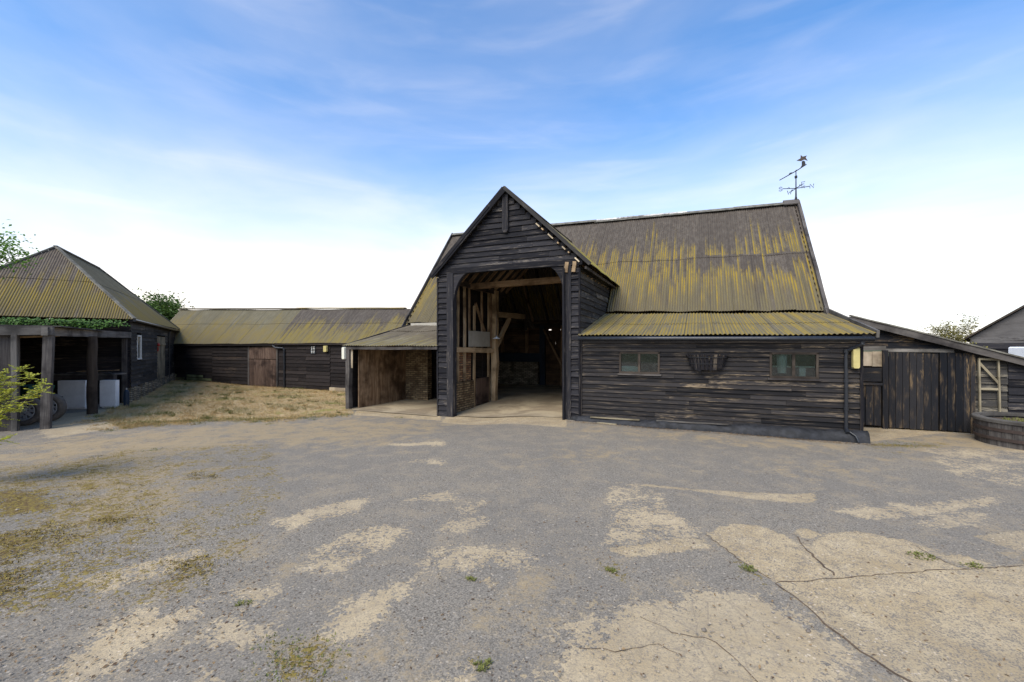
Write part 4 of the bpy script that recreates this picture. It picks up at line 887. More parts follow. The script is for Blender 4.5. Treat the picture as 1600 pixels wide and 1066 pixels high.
# ------------------------------------------------------------------ open cart shelter in front of it
cs = thing('cart_shelter', Q0, QA, 'open-fronted shelter of weathered grey posts and beams at the left edge', 'shelter')
def post(x, y, r, m, sq=True, label=None, lean=0):
    mb = MB(); g = gQ(x, y)-.1
    if sq: mb.beam((x, y, g), (x+lean, y, 2.3), r*2, r*2, up=(0, 1, 0), seg=7, jit=.004)
    else: mb.tube([(x+.01*math.sin(k*2), y+.008*math.cos(k*3), g+(2.3-g)*k/8) for k in range(9)], [r*(1.06-.01*k) for k in range(9)], 14)
    o = mb.build('post', m, cs)
    if label: o['label'] = label
post(-.46, -6.26, .088, 'greyd', True, 'squared grey front post', .06)
post(-.22, -3.6, .125, 'dark', False, 'thick round dark post')
post(-.12, -.2, .07, 'greyd')
for (p, q) in (((-.43, -6.45, 2.38), (-.32, -2.9, 2.39)), ((-.32, -2.9, 2.40), (-.02, .05, 2.43)), ((-.30, -6.33, 2.395), (-1.9, -6.28, 2.38)), ((-1.9, -6.28, 2.37), (-4.6, -6.2, 2.35))):
    mb = MB(); mb.beam(p, q, .12, .22, seg=6, jit=.008); mb.build('beam', 'grey', cs)
mb = MB(); mb.box(-5.5, -.2, -6.2, -.05, 2.50, 2.53); mb.build('flat_roof', 'greyd', cs)
mb = MB(); x = -.93
while x > -5.4:
    w_ = random.uniform(.22, .34); mb.beam((x-w_/2, -6.2, -.2), (x-w_/2, -6.2, 2.28), w_-.006, .03, up=(0, 1, 0)); x -= w_
mb.build('front_boarding', 'greyd', cs)
post(-.98, -6.33, .05, 'grey')
mb = MB(); mb.box(-5.5, -5.46, -6.2, 0, -.2, 2.5, la=1); mb.build('left_boarding', 'dark', cs)
for k in range(5):
    mb = MB(); mb.beam((-5.4, -5.4+k*1.2, 2.44), (-.35, -5.4+k*1.2, 2.44), .07, .1); mb.build('roof_joist', 'greyd', cs)
mb = MB(); mb.beam((-1.5, -5.2, 2.22), (-.7, -4.5, 2.3), .06, .05); mb.build('tie_batten', 'oak', cs)
# stored things in the shelter
cq = lambda x, y, z=0: QW(x, y, z)
def cabinet(x, y, w, h, d, label):
    g = gQ(x, y)
    t = thing('white_cabinet', cq(x, y, g), QA-.42, label, 'cabinet', 'white cabinets stored in the open shelter')
    mb = MB(); mb.box(-w/2, w/2, .03, d, .04, h, la=0); mb.box(-w/2+.03, w/2-.03, .04, d-.02, 0, .04, la=0); mb.build('body', 'white', t)
    mb = MB(); poly = [(-w/2+.006, .05), (w/2-.006, .05), (w/2-.006, h-.07), (-w/2+.006, h-.07)]; mb.prism(poly, lambda a, z: (a, .026, z), lambda a, z: (a, 0, z)); dd = mb.build('door', 'white', t)
    mb = MB(); mb.box(-w/2+.004, w/2-.004, .004, .026, h-.064, h-.004, la=0); mb.build('top_panel', 'white', t)
cabinet(-1.22, -1.55, .84, .97, .16, 'larger white cabinet between the squared post and the round post')
cabinet(-.22, -1.95, .50, .95, .16, 'narrower white cabinet to the right of the round dark post')
t = thing('timber_bench', cq(-1.0, -1.0, gQ(-1, -1)), QA-.42, 'rough dark timber bench top spanning above the two white cabinets', 'bench')
mb = MB(); mb.beam((-1.7, .1, 1.17), (1.05, .1, 1.16), .55, .05, seg=3, jit=.004); mb.build('top', 'grey', t)
mb = MB(); mb.beam((-1.7, -.20, 1.05), (1.05, -.20, 1.05), .04, .17, seg=3, jit=.004); mb.build('apron', 'greyd', t)
for x in (-1.6, 1.0):
    mb = MB(); mb.beam((x, -.12, 0), (x, -.12, 1.15), .10, .10, up=(0, 1, 0)); mb.build('leg', 'greyd', t)
for i, (x0, x1, z0, z1, lb) in enumerate(((-.6, .75, 1.22, 1.22, 'flat thin board lying on the timber bench'), (-.3, 1.0, 1.26, 1.30, 'warped pale board, topmost on the timber bench'))):
    mb = MB(); mb.beam((x0, .1, z0), (x1, 0, z1), .2, .02, seg=5, jit=.006); o = mb.build('loose_board', 'oak' if i else 'grey', None, loc=cq(-1.0, -1.0, gQ(-1, -1)), rot=QA-.42); tag(o, lb, 'board')
def wheel(loc, rot, R_, label):
    t = thing('car_wheel', loc, rot, label, 'wheel', 'old car wheels standing in the open shelter'); w = .19; r0 = R_*.64
    c = (0, 0, R_)
    mb = MB(); mb.lathe([(r0, -w*.42), (R_*.80, -w*.55), (R_*.95, -w*.48), (R_, -w*.3), (R_, w*.3), (R_*.95, w*.48), (R_*.8, w*.55), (r0, w*.42)], c, (0, 1, 0), 36); mb.build('tyre', 'rubber', t, smooth=True)
    mb = MB(); mb.lathe([(r0*1.01, -w*.40), (r0*.93, -w*.43), (r0*.9, -w*.2), (r0*.9, w*.3), (r0, w*.4)], c, (0, 1, 0), 30)
    mb.lathe([(0, -w*.28), (r0*.24, -w*.28), (r0*.30, -w*.16), (r0*.52, -w*.2), (r0*.56, -w*.1), (0, -w*.06)], c, (0, 1, 0), 30)
    for k in range(9):
        a = 2*PI*k/9; mb.beam((math.cos(a)*r0*.5, -w*.14, R_+math.sin(a)*r0*.5), (math.cos(a)*r0*.94, -w*.2, R_+math.sin(a)*r0*.94), r0*.24, .02, up=(0, 1, 0), w2=r0*.34, h2=.02)
    rim = mb.build('rim', 'steel', t)
    mb = MB()
    for k in range(5):
        a = 2*PI*k/5; mb.tube([(math.cos(a)*r0*.38, -w*.3, R_+math.sin(a)*r0*.38), (math.cos(a)*r0*.38, -w*.18, R_+math.sin(a)*r0*.38)], .012, 6)
    mb.build('wheel_nut', 'iron', rim)
p = at(38, 11.35, 0); wheel((p.x, p.y, gz(p.x, p.y)-.0), R(22), .39, 'nearer old car wheel with slotted steel rim beside the left boarding')
p = at(76, 12.0, 0); wheel((p.x, p.y, gz(p.x, p.y)-.0), R(14), .39, 'second old car wheel, half hidden behind the squared grey post')
p = at(172, 14.5, 0)
o = thing('gas_bottle', (p.x+.24, p.y+.35, gz(p.x, p.y)), 0, 'slim dark blue canister standing at the right of the white cabinets', 'canister')
mb = MB(); mb.lathe([(0, 0), (.075, 0), (.08, .03), (.08, .5), (.05, .58), (.03, .6), (0, .6)], (0, 0, 0), (0, 0, 1), 16); mb.build('body', 'blue', o, smooth=True)
mb = MB(); mb.tube([(0, 0, .59), (0, 0, .66)], .02, 8); mb.build('valve', 'steel', o)
p = at(48, 12.6, 0)
t = thing('wheelbarrow', (p.x, p.y, gz(p.x, p.y)), R(-20), 'green-trayed wheelbarrow in the shadow behind the car wheels', 'wheelbarrow')
mb = MB(); pr = [(-.35, .45), (-.55, .95), (.6, .95), (.3, .45)]; mb.prism(pr, lambda x, z: (x, -.28, z), lambda x, z: (x, .28, z)); mb.build('tray', 'green', t)
mb = MB()
for sy in (-.22, .22): mb.tube([(-.6, sy*.3, .2), (.2, sy, .42), (1.0, sy*1.2, .62)], .018, 6); mb.tube([(.3, sy, .44), (.35, sy, 0)], .018, 6)
mb.build('frame', 'iron', t)
mb = MB(); mb.lathe([(.1, -.04), (.19, -.04), (.2, 0), (.19, .04), (.1, .04)], (-.6, 0, .2), (0, 1, 0), 20); mb.build('wheel', 'rubber', t)

# ------------------------------------------------------------------ right shed
SO = (8.0, 1.9, 0)
rs = thing('side_shed', BW(*SO[:2]), -TH, 'low black boarded shed with plank doors and one sloping verge, right of the barn', 'shed')
VS = 1.9; FSH = lambda a, n, z: (a, VS-n, z)
zroof = lambda u: 2.78-(u-6.16)*.328
mb = MB(); wb(mb, FSH, 6.15, 7.2, 1.90, 2.7, e=.2, lim=lambda z: (6.42, min(7.3, 6.16+(2.78-z)/.328-.3)), slope=.01); wb(mb, FSH, 7.2, 8.9, 1.92, 2.4, e=.18, lim=lambda z: (7.2, 6.16+(2.76-z)/.328-.2)); mb.build('gable_boarding', 'dooredge', rs, SO)
mb = MB(); wb(mb, FSH, 8.72, 9.30, -.05, 1.78, e=.17, lim=lambda z: (8.72, min(9.32, 6.16+(2.76-z)/.328-.1)), jit=.01, slope=.02); mb.build('right_boarding', 'tarside', rs, SO)
mb = MB(); wb(mb, FSH, 9.33, 10.9, -.1, 1.6, e=.17, lim=lambda z: (9.33, min(10.9, 6.16+(2.76-z)/.328-.1)), slope=.004); mb.build('far_boarding', 'tarblue', rs, SO)
mb = MB(); mb.beam((6.2, VS-.06, 1.93), (7.15, VS-.06, 1.95), .03, .10, seg=2); mb.beam((7.15, VS-.06, 1.90), (8.4, VS-.06, 1.89), .03, .08, seg=4, jit=.006); mb.build('door_head', 'grey', rs, SO)
mb = MB(); mb.hexa([(6.4, VS-.18, zroof(6.4)-.01), (11.0, VS-.18, zroof(11.0)-.01), (11.0, 8, zroof(11)-.01), (6.4, 8, zroof(6.4)-.01), (6.4, VS-.18, zroof(6.4)+.03), (11, VS-.18, zroof(11)+.03), (11, 8, zroof(11)+.03), (6.4, 8, zroof(6.4)+.03)]); mb.build('roof', 'rrange', rs, SO)
mb = MB(); mb.beam((6.4, VS-.20, zroof(6.4)-.03), (11.05, VS-.20, zroof(11.05)-.03), .035, .15, seg=8, jit=.006); mb.build('verge_board', 'greyd', rs, SO)
mb = MB(); mb.beam((6.4, VS-.19, zroof(6.4)+.06), (11.05, VS-.19, zroof(11.05)+.06), .10, .03, seg=12, jit=.008); mb.build('verge_capping', 'ridge', rs, SO)
def planks(mb, u0, u1, z0, z1, vv, n, slopez=0):
    w_ = (u1-u0)/n
    for k in range(n):
        a = u0+(k+.5)*w_; j = random.uniform(-.015, .015)
        mb.beam((a, vv+random.uniform(-.004, .004), z0+abs(j)), (a, vv, z1+j*.5-slopez*(a-u0)), w_-random.uniform(.006, .014), .028, up=(0, 1, 0))
for (a, b, n) in ((7.20, 8.12, 7), (8.14, 8.70, 4)):
    mb = MB(); planks(mb, a, b, .02, 1.86, VS-.06, n, .05); d_ = mb.build('plank_door', 'dooredge', rs, SO)
    mb = MB()
    if n == 4: mb.beam((8.16, VS-.085, 1.62), (8.66, VS-.085, 1.62), .008, .05); mb.beam((8.14, VS-.085, .08), (8.7, VS-.085, .09), .02, .08)
    else: mb.beam((7.98, VS-.085, 1.0), (8.1, VS-.085, 1.0), .01, .04)
    mb.build('strap_hinge' if n == 4 else 'hasp', 'iron', d_)
for (u_, z_, w_) in ((8.71, 1.8, .08), (7.13, 1.9, .11)):
    mb = MB(); mb.beam((u_, VS-.07, -.1), (u_, VS-.07, z_), w_, .06, up=(0, 1, 0), seg=3, jit=.005); mb.build('door_post', 'dooredge', rs, SO)
mb = MB(); planks(mb, 6.15, 7.06, .05, 1.05, VS-.05, 6); mb.build('low_door', 'dooredge', rs, SO)
mb = MB(); planks(mb, 6.30, 7.08, 1.50, 1.87, VS-.04, 4); mb.build('cream_boards', 'creamd', rs, SO)
mb = MB(); mb.box(6.15, 7.08, VS-.05, VS-.01, 1.13, 1.47); mb.beam((6.15, VS-.07, 1.08), (7.1, VS-.07, 1.07), .05, .06); mb.build('middle_panel', 'dooredge', rs, SO)
mb = MB(); mb.box(6.3, 9.0, VS+.1, VS+.14, -.1, 1.75); mb.box(9.0, 10.9, VS+.1, VS+.14, -.1, 1.15); mb.build('added_backing', 'dark', rs, SO)  # unseen backing, raised to block light showing through the door gaps
mb = MB()
for k in range(5): x = 8.74+k*.1; mb.hexa([(x, VS-.3, -.1), (x+.13, VS-.28, -.1), (x+.12, VS-.05, -.1), (x, VS-.05, -.1), (x+.02, VS-.24, .1+.02*k), (x+.1, VS-.22, .09), (x+.1, VS-.06, .12), (x+.02, VS-.06, .12)])
mb.build('rubble_foot', 'flint', rs, SO)
# pale wooden trellis leaning on the boards
t = thing('wooden_trellis', BW(8.83, VS-.1, .33), -TH, 'pale wooden frame with a diagonal batten leaning on boards by the round tub', 'trellis')
def batten(nm, p, q, w=.045): mb = MB(); mb.beam((p[0], 0, p[1]), (q[0], 0, q[1]), .03, w); mb.build(nm, 'frame', t)
batten('stile', (0, 0), (-.02, 1.38), .05); batten('stile', (.33, 0), (.30, 1.38), .05)
batten('rail', (-.03, 1.38), (.46, 1.36)); batten('rail', (0, .70), (.33, .70)); batten('rail', (-.02, 0), (.56, -.01)); batten('diagonal', (-.02, 1.30), (.32, .82))
# round tub planter
pc = BW(9.32, .82); tg = gz(pc.x, pc.y)
t = thing('round_tub_planter', (pc.x, pc.y, tg), 0, 'wide round wooden tub planter with iron bands at the right edge', 'planter')
RT = .95; mb = MB(); n = 44
for k in range(n):
    a0, a1 = 2*PI*k/n, 2*PI*(k+.96)/n; hh = .46+random.uniform(-.006, .006); ri = RT-.06
    mb.hexa([(math.cos(a0)*RT*.97, math.sin(a0)*RT*.97, -.08), (math.cos(a1)*RT*.97, math.sin(a1)*RT*.97, -.08), (math.cos(a1)*ri*.97, math.sin(a1)*ri*.97, -.08), (math.cos(a0)*ri*.97, math.sin(a0)*ri*.97, -.08),
             (math.cos(a0)*RT, math.sin(a0)*RT, hh), (math.cos(a1)*RT, math.sin(a1)*RT, hh), (math.cos(a1)*ri, math.sin(a1)*ri, hh), (math.cos(a0)*ri, math.sin(a0)*ri, hh)], 2)
mb.build('staves', 'greyd', t)
for z_ in (.14, .32):
    mb = MB(); mb.lathe([(RT*.985, -.03), (RT*1.005+.004, -.03), (RT*1.005+.006, .03), (RT*.99, .03)], (0, 0, z_), (0, 0, 1), 44); mb.build('band', 'copper', t)
mb = MB(); mb.lathe([(RT*.90, 0), (RT*1.03, 0), (RT*1.035, .05), (RT*1.02, .07), (RT*.90, .07)], (0, 0, .46), (0, 0, 1), 44); mb.build('rim', 'grey', t)
mb = MB(); mb.lathe([(0, 0), (RT*.9, 0), (RT*.9, .05), (RT*.4, .09), (0, .1)], (0, 0, .38), (0, 0, 1), 30); mb.build('soil', 'soil', t, smooth=True)
mb = MB()
for k in range(260):
    a = random.random()*2*PI; q = random.random()**.5*.4; mb.leaf((math.cos(a)*q-.25, math.sin(a)*q, .44), (random.uniform(-.6, .6), random.uniform(-.6, .6), 1), (1, 0, 0), random.uniform(.04, .10), .02)
o = mb.build('planter_weeds', 'grassg', None, loc=(pc.x, pc.y, tg)); tag(o, 'low green weeds growing in the soil of the round tub', 'weeds'); o['kind'] = 'stuff'

# ------------------------------------------------------------------ far barn and trailer on the right
FB = Vector((26.45, 18.45, 0)); fb = thing('distant_barn', FB, R(-50), 'distant pale-walled barn end with black lower boards behind the sheds at the right edge', 'barn')
hw, ev, ap = 4.6, 2.43, 6.1
mb = MB(); mb.hexa([(-hw, 0, 2.14), (hw, 0, 2.14), (hw, .3, 2.14), (-hw, .3, 2.14), (-hw, 0, ev), (hw, 0, ev), (hw, .3, ev), (-hw, .3, ev)], 0)
mb.prism([(-hw, ev), (hw, ev), (0, ap)], lambda x, z: (x, 0, z), lambda x, z: (x, .3, z)); mb.build('upper_wall', 'wallgrey', fb)
mb = MB(); wb(mb, lambda a, n, z: (a, -.02-n, z), -hw, hw, 1.6, 2.16, e=.27); mb.build('dark_boarding', 'tarblue', fb)
mb = MB(); mb.box(-hw, hw, 0, .3, -.2, 1.6); mb.build('lower_wall', 'wallgrey', fb)
for sg in (-1, 1):
    mb = MB(); mb.hexa([(0, -.25, ap+.02), (sg*(hw+.3), -.25, ev-.18), (sg*(hw+.3), 12, ev-.18), (0, 12, ap+.02), (0, -.25, ap+.12), (sg*(hw+.3), -.25, ev-.08), (sg*(hw+.3), 12, ev-.08), (0, 12, ap+.12)]); mb.build('roof', 'dark', fb)
    mb = MB(); mb.box(sg*hw-.05, sg*hw+.05, .3, 12, -.2, ev); mb.build('side_wall', 'tar', fb)
p = at(1652, 14.5, 0)
t = thing('white_trailer', (p.x, p.y, gz(p.x, p.y)), R(-12), 'white sloping-topped trailer just showing above the shed verge at the right edge', 'trailer')
mb = MB(); mb.prism([(-.75, .5), (2.0, .5), (2.0, 1.5), (-.70, 1.99), (-.75, 1.95)], lambda x, z: (x, -.8, z), lambda x, z: (x, .8, z)); mb.build('body', 'white', t)
for x in (-.1, 1.2):
    mb = MB(); mb.lathe([(.1, -.09), (.3, -.09), (.32, 0), (.3, .09), (.1, .09)], (x, -.75, .32), (0, 1, 0), 20); mb.build('wheel', 'rubber', t)

# ------------------------------------------------------------------ plants
def tree(name, base, h, spread, leafn, lsize, leafmat, label, cat='tree', group=None, depth=4, seed=1, lean=(0, 0), trunk=.16, clus=.5, start=.35):
    rg = random.Random(seed); t = thing(name, base, 0, label, cat, group); tb = MB(); tips = []
    def br(p, d, L, r, k):
        n = 3; pts = [p]; rr = [r]; dd = d
        for i in range(n):
            dd = (dd+Vector((rg.uniform(-.22, .22), rg.uniform(-.22, .22), rg.uniform(-.1, .16)))).normalized(); pts.append(pts[-1]+dd*L/n); rr.append(r*(1-.4*(i+1)/n))
        tb.tube(pts, rr, 6 if k > 1 else 4, cap=False)
        if k <= 1: tips.extend(pts[1:])
        if k == 0: return
        for i in range(3 if k > 1 else 4):
            q = pts[rg.choice((1, 2, 3, 3))]; a = rg.uniform(0, 2*PI); nd = (dd*.75+Vector((math.cos(a)*spread, math.sin(a)*spread, rg.uniform(0, .5)))).normalized()
            br(q, nd, L*rg.uniform(.6, .8), rr[-1]*.8, k-1)
    tb_h = h*start; tb.tube([(0, 0, -.3), (lean[0]*.3, lean[1]*.3, tb_h*.5), (lean[0], lean[1], tb_h)], [trunk*1.2, trunk, trunk*.8], 8)
    for i in range(4):
        a = 2*PI*i/4+rg.random(); br(Vector((lean[0], lean[1], tb_h*rg.uniform(.85, 1))), Vector((math.cos(a)*spread, math.sin(a)*spread, 1)).normalized(), h*.27, trunk*.6, depth-1)
    tb.build('trunk', 'bark', t)
    cb = MB()
    for i in range(leafn):
        q = rg.choice(tips)+Vector((rg.gauss(0, clus), rg.gauss(0, clus), rg.gauss(0, clus*.7)))
        cb.leaf(q, (rg.uniform(-1, 1), rg.uniform(-1, 1), rg.uniform(-.6, .6)), (rg.uniform(-1, 1), rg.uniform(-1, 1), 1), lsize*rg.uniform(.6, 1.3), lsize*.55, rg.random())
    cb.build('crown', leafmat, t); return t
p = at(225, 33, 0); tree('broadleaf_tree', (p.x, p.y, -.1), 6.9, .75, 8500, .24, 'leafg', 'dark green tree crown rising behind the roof of the hipped shed', seed=5, group='trees standing behind the sheds', clus=.38)
p = at(1498, 30, 0); tree('broadleaf_tree', (p.x, p.y, -.1), 4.4, .85, 3000, .14, 'leafo', 'thin-leaved olive tree with bare twigs beyond the verge of the side shed', seed=9, group='trees standing behind the sheds', depth=5, trunk=.1, clus=.16)
p = at(-128, 10.6, 0); tree('overhanging_tree', (p.x, p.y, -.1), 5.3, .75, 14000, .10, 'leafb', 'bright green tree overhanging the left edge above the open shelter', seed=3, clus=.2, depth=5)
t = thing('hedge', at(1525, 19, 0), 0, 'low olive-green hedge top behind the side shed and in front of the distant barn', 'hedge')
mb = MB()
for k in range(2600): a = random.random()*2*PI; q = random.random()**.5; mb.leaf((math.cos(a)*q*1.5-.6, math.sin(a)*q*.5, .3+random.random()*2.15*(1-q*.35)), (random.uniform(-1, 1), random.uniform(-1, 1), random.uniform(-.3, 1)), (0, 0, 1), .12, .06)
mb.build('crown', 'leafo', t)
mb = MB()
for k in range(6): mb.tube([(-1.6+k*.5, 0, -.1), (-1.6+k*.5, .05, 1.5)], .03, 5)
mb.build('stem', 'bark', t)
# shrub with feathery yellow-green sprays at the left edge
def shrub():
    base = at(-70, 6.3, 0); t = thing('yellow_green_shrub', (base.x, base.y, 0), 0, 'feathery yellow-green shrub reaching in from the left edge in front of the shelter', 'shrub')
    rg = random.Random(21); tb, lb = MB(), MB()
    targets = [(78, 600, 6.2), (74, 612, 6.1), (55, 590, 6.3), (40, 578, 6.4), (30, 600, 6.2), (20, 640, 6.1), (10, 590, 6.3), (12, 688, 6.1), (4, 655, 6.2), (-5, 610, 6.4), (-10, 580, 6.2), (-15, 687, 6.0), (20, 582, 6.6), (-40, 560, 6.3), (24, 612, 6.6), (4, 625, 6.5)]
    for (px, py, Y) in targets:
        px -= 9
        tip = Vector(((px-800)/F0*Y, Y, 2-(py-HOR)*Y/F0))-base; st = Vector((rg.uniform(-.1, .1), rg.uniform(-.1, .1), .15)); mid = st.lerp(tip, .5)+Vector((-.12, 0, .22))
        pts = [st*(1-u)**2+mid*2*u*(1-u)+tip*u*u for u in [i/10 for i in range(11)]]
        tb.tube(pts, [.012-.0009*i for i in range(11)], 5)
        for i in range(4, 11):
            for k in range(7):
                a = rg.uniform(0, 2*PI); d = Vector((math.cos(a), math.sin(a)*.9, rg.uniform(-.45, .55))); ln = rg.uniform(.06, .18); q = pts[i]
                tb.tube([q, q+d*ln], .002, 3, cap=False)
                for m_ in range(8):
                    for sg in (-1, 1):
                        pp = q+d*ln*(m_+1)/8; sd_ = Vector((-d.y, d.x, rg.uniform(-.2, .3)))*sg+d*.4
                        lb.leaf(pp, sd_, (rg.uniform(-.9, .9), rg.uniform(-.9, .3), 1), rg.uniform(.022, .042), .017, rg.random())
    tb.build('stem', 'bark', t); lb.build('foliage', 'leafy', t)
shrub()
# dry grass, weeds, pebbles, litter
def inpoly(poly, x, y):
    c = False; n = len(poly)
    for i in range(n):
        ax, ay = poly[i]; bx, by = poly[(i+1) % n]
        if (ay > y) != (by > y) and x < (bx-ax)*(y-ay)/(by-ay)+ax: c = not c
    return c
gp = [G(*p) for p in GRASS[0]]; gxs = [p[0] for p in gp]; gys = [p[1] for p in gp]
mbs, mbg = MB(), MB(); pts = []
while len(pts) < 26000:
    x, y = random.uniform(min(gxs), max(gxs)), random.uniform(min(gys), max(gys))
    if inpoly(gp, x, y): pts.append((x, y))
A = np.array(pts); Z = gzn(A[:, 0], A[:, 1])
for (x, y), z in zip(pts, Z):
    gpat = math.sin(x*1.7+2*math.sin(y*.8))*math.sin(y*2.3+x*.6)
    m_ = mbg if gpat+random.gauss(0, .3) > .42 else mbs
    for k in range(3):
        h = random.uniform(.03, .10)*(1+.8*max(0, math.sin(x*3.1+y*2.2)*math.sin(y*3.7-x)))*(1.25 if m_ is mbg else 1)
        m_.leaf((x+random.gauss(0, .03), y+random.gauss(0, .03), z-.005), (random.gauss(0, .7), random.gauss(0, .7), 1), (1, .3, 0), h, .012)
for k in range(420):
    x, y = random.uniform(min(gxs), max(gxs)), random.uniform(min(gys), max(gys)-1)
    if not inpoly(gp, x, y): continue
    m_ = mbg if random.random() < .55 else mbs; z = gz(x, y); r_c = random.uniform(.05, .22)
    for j in range(60):
        a, q = random.random()*2*PI, r_c*random.random(); m_.leaf((x+math.cos(a)*q, y+math.sin(a)*q, z-.01), (random.gauss(0, .6), random.gauss(0, .6), 1), (1, .3, 0), random.uniform(.06, .17), .014)
for k in range(260):   # ragged front edge
    i_ = random.choice(range(7, len(GRASS[0]))); p_, q_ = gp[i_], gp[(i_+1) % len(gp)]; t_ = random.random(); x, y = p_[0]+(q_[0]-p_[0])*t_+random.gauss(0, .25), p_[1]+(q_[1]-p_[1])*t_+random.gauss(0, .25)
    z = gz(x, y)
    for j in range(30): (mbg if k % 3 == 0 else mbs).leaf((x+random.gauss(0, .08), y+random.gauss(0, .08), z-.005), (random.gauss(0, .8), random.gauss(0, .8), .8), (1, .3, 0), random.uniform(.04, .10), .013)
kind(mbs.build('dry_grass', 'straw'), 'stuff'); kind(mbg.build('green_grass', 'grassg'), 'stuff')
mb = MB(); WD = [(455, 1030, .35, 90), (440, 1012, .2, 50), (490, 1020, .25, 50), (470, 1055, .3, 60), (1170, 889, .07, 30), (955, 892, .05, 22), (755, 1040, .06, 24), (735, 906, .04, 20), (1520, 884, .08, 30), (1440, 870, .12, 40), (380, 944, .06, 20), (1420, 694, .5, 80), (240, 700, .2, 30), (620, 645, .2, 20)]
for (px, py, r, n) in WD:
    gx, gy = G(px, py)
    for k in range(n):
        a, q = random.random()*2*PI, r*random.random()**.6; x, y = gx+math.cos(a)*q, gy+math.sin(a)*q*.8; z = gz(x, y)
        for j in range(4): mb.leaf((x, y, z), (random.gauss(0, 1), random.gauss(0, 1), .55), (0, 0, 1), random.uniform(.015, .04), random.uniform(.007, .014))
kind(mb.build('weeds', 'grassg'), 'stuff')
mm_ = MB()
for poly, n_ in ((MOSS[2], 1300), (MOSS[3], 1300), (MOSS[4], 500), (MOSS[5], 600), (MOSS[6], 500), (MOSS[7], 300), (MOSS[8], 300), (MOSS[11], 900), (MOSS[0][1], 2200), (MOSS[1][1], 900)):
    gp2 = [G(*p) for p in poly]; x0, x1 = min(p[0] for p in gp2), max(p[0] for p in gp2); y0, y1 = min(p[1] for p in gp2), max(p[1] for p in gp2); c_ = 0
    while c_ < n_:
        cx, cy = random.uniform(x0, x1), random.uniform(y0, y1); c_ += 9
        if not inpoly(gp2, cx, cy): continue
        rr = random.uniform(.02, .09)
        for k in range(14):
            x, y = cx+random.gauss(0, rr), cy+random.gauss(0, rr*.7); mm_.leaf((x, y, gz(cx, cy)), (random.gauss(0, 1), random.gauss(0, 1), .5), (0, 0, 1), random.uniform(.012, .034), random.uniform(.008, .016))
kind(mm_.build('moss_clumps', 'moss'), 'stuff')
mp_, ml = MB(), MB()
OCT = [(1,0,0),(0,1,0),(-1,0,0),(0,-1,0),(0,0,1)]
def peb(mb, x, y, z, s_):
    i = len(mb.v); r = random.random(); ca, sa = math.cos(r*9), math.sin(r*9); sx, sy = s_*random.uniform(.8, 1.5), s_
    for (a, b, c) in ((1,0,0),(.6,.7,0),(-.4,.8,0),(-1,0,0),(-.5,-.8,0),(.6,-.7,0),(.35,.1,.65),(-.35,.2,.6),(0,-.4,.6)):
        a, b = a*sx, b*sy; mb.v.append(Vector((x+a*ca-b*sa, y+a*sa+b*ca, z+c*s_-.001)))
    for f in ((0,1,6),(1,2,7,6),(2,3,7),(3,4,8,7),(4,5,8),(5,0,6,8),(6,7,8)): mb.face([i+k for k in f], [(0, 0)]*len(f), r)
n = 5000; py_ = 560+(1120-560)*RNG.random(n)**.8; px_ = -60+1720*RNG.random(n)
Yp = F0*CAMZ/(py_-HOR); Xp = (px_-800)/F0*Yp; ok = (Yp < 11) & (Yp+.43*Xp < 11.8) & (Xp > -10.5); Xp, Yp = Xp[ok], Yp[ok]; Zp = gzn(Xp, Yp)
for x, y, z in zip(Xp, Yp, Zp): peb(mp_, x, y, z+.004, random.choice((.003, .004, .005, .006, .009)) if random.random() > .01 else random.uniform(.012, .02))
for k in range(160):
    gx, gy = G(random.uniform(400, 530), random.uniform(1000, 1075)); peb(mp_, gx, gy, gz(gx, gy), random.uniform(.008, .02))
kind(mp_.build('loose_stones', 'pebble'), 'stuff')
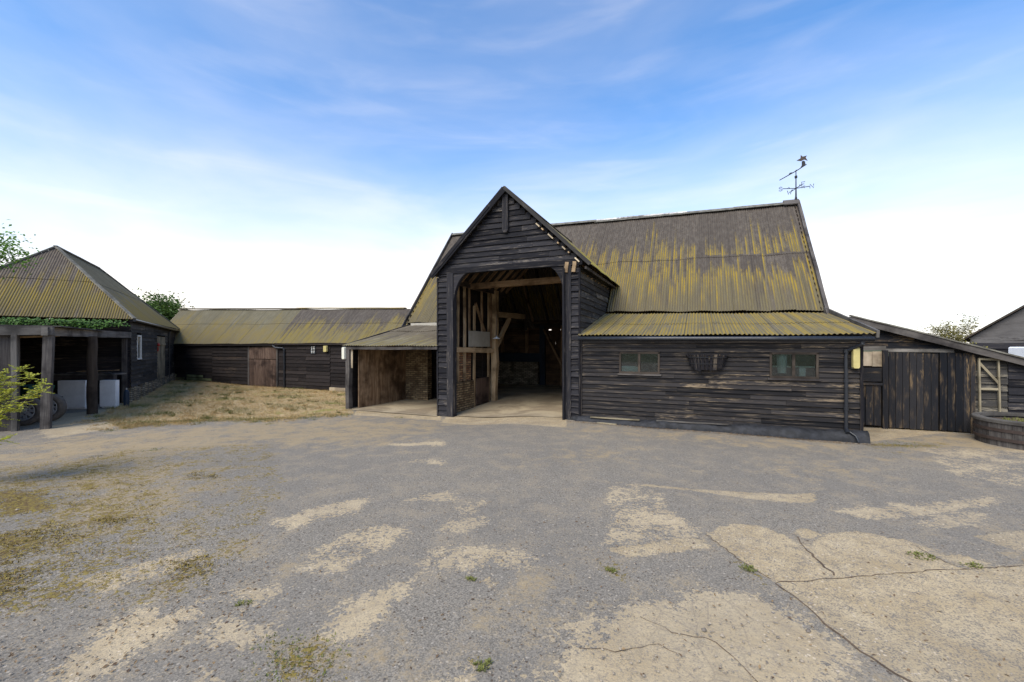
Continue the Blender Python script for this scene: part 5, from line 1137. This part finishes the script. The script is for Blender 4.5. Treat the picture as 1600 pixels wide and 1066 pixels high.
for k in range(1500):
    py = random.uniform(645, 1060); px = random.uniform(-30, 1620) if random.random() < .45 else random.uniform(-30, 420)
    gx, gy = G(px, py)
    if gy+.43*gx > 11.8 or gx < -10.5: continue
    ml.leaf((gx, gy, gz(gx, gy)+.008), (random.gauss(0, 1), random.gauss(0, 1), random.uniform(-.1, .4)), (random.gauss(0, .3), random.gauss(0, .3), 1), random.uniform(.015, .04), random.uniform(.01, .02))
for k in range(1500):   # drift of litter along the plinth
    u = random.uniform(-.4, 6.3); q = BW(u, -.30-abs(random.gauss(0, .10))); ml.leaf((q.x, q.y, gz(q.x, q.y)+.008), (random.gauss(0, 1), random.gauss(0, 1), .2), (0, 0, 1), random.uniform(.02, .05), .012)
kind(ml.build('fallen_leaves', 'litter'), 'stuff')
# open joints and cracks in the concrete
rgk = random.Random(8)
for line, wd in (([(1213,911),(1330,903),(1450,893),(1600,885),(1900,872)], .014), ([(1243,838),(1258,856),(1282,880),(1300,895),(1312,905)], .02), ([(1425,850),(1455,868),(1480,880),(1506,889)], .01),
                 ([(1213,911),(1250,940),(1290,975),(1345,1018),(1420,1066),(1520,1130)], .02), ([(1103,836),(1160,877),(1213,911)], .016), ([(1000,962),(1050,985),(1120,1000),(1160,1040),(1200,1080)], .008), ([(905,1010),(960,1015),(1030,1005),(1080,1030)], .007)):
    mb = MB(); P = [Vector(G(*p)) for p in line]; pl = []
    for a, b in zip(P, P[1:]):
        n_ = max(2, int((b-a).length/.06))
        pl += [a.lerp(b, i/n_) for i in range(n_)]
    for i, p in enumerate(pl):
        d = (pl[min(i+1, len(pl)-1)]-pl[max(i-1, 0)]).normalized(); nrm_ = Vector((-d.y, d.x)); c_ = p+nrm_*rgk.gauss(0, .008); w_ = wd*rgk.uniform(.25, 1)
        for sg in (-1, 1):
            q = c_+nrm_*sg*w_/2; mb.v.append(Vector((q.x, q.y, float(gz(q.x, q.y))+.012*math.sin(q.x*1.3+.5*math.sin(q.y*.9))*math.cos(q.y*1.1)*math.exp(-((q.x/14)**2))+.004)))
    for i in range(len(pl)-1): mb.face([i*2, i*2+1, i*2+3, i*2+2], [(0, 0)]*4, .3)
    kind(mb.build('slab_joint', 'soil'))
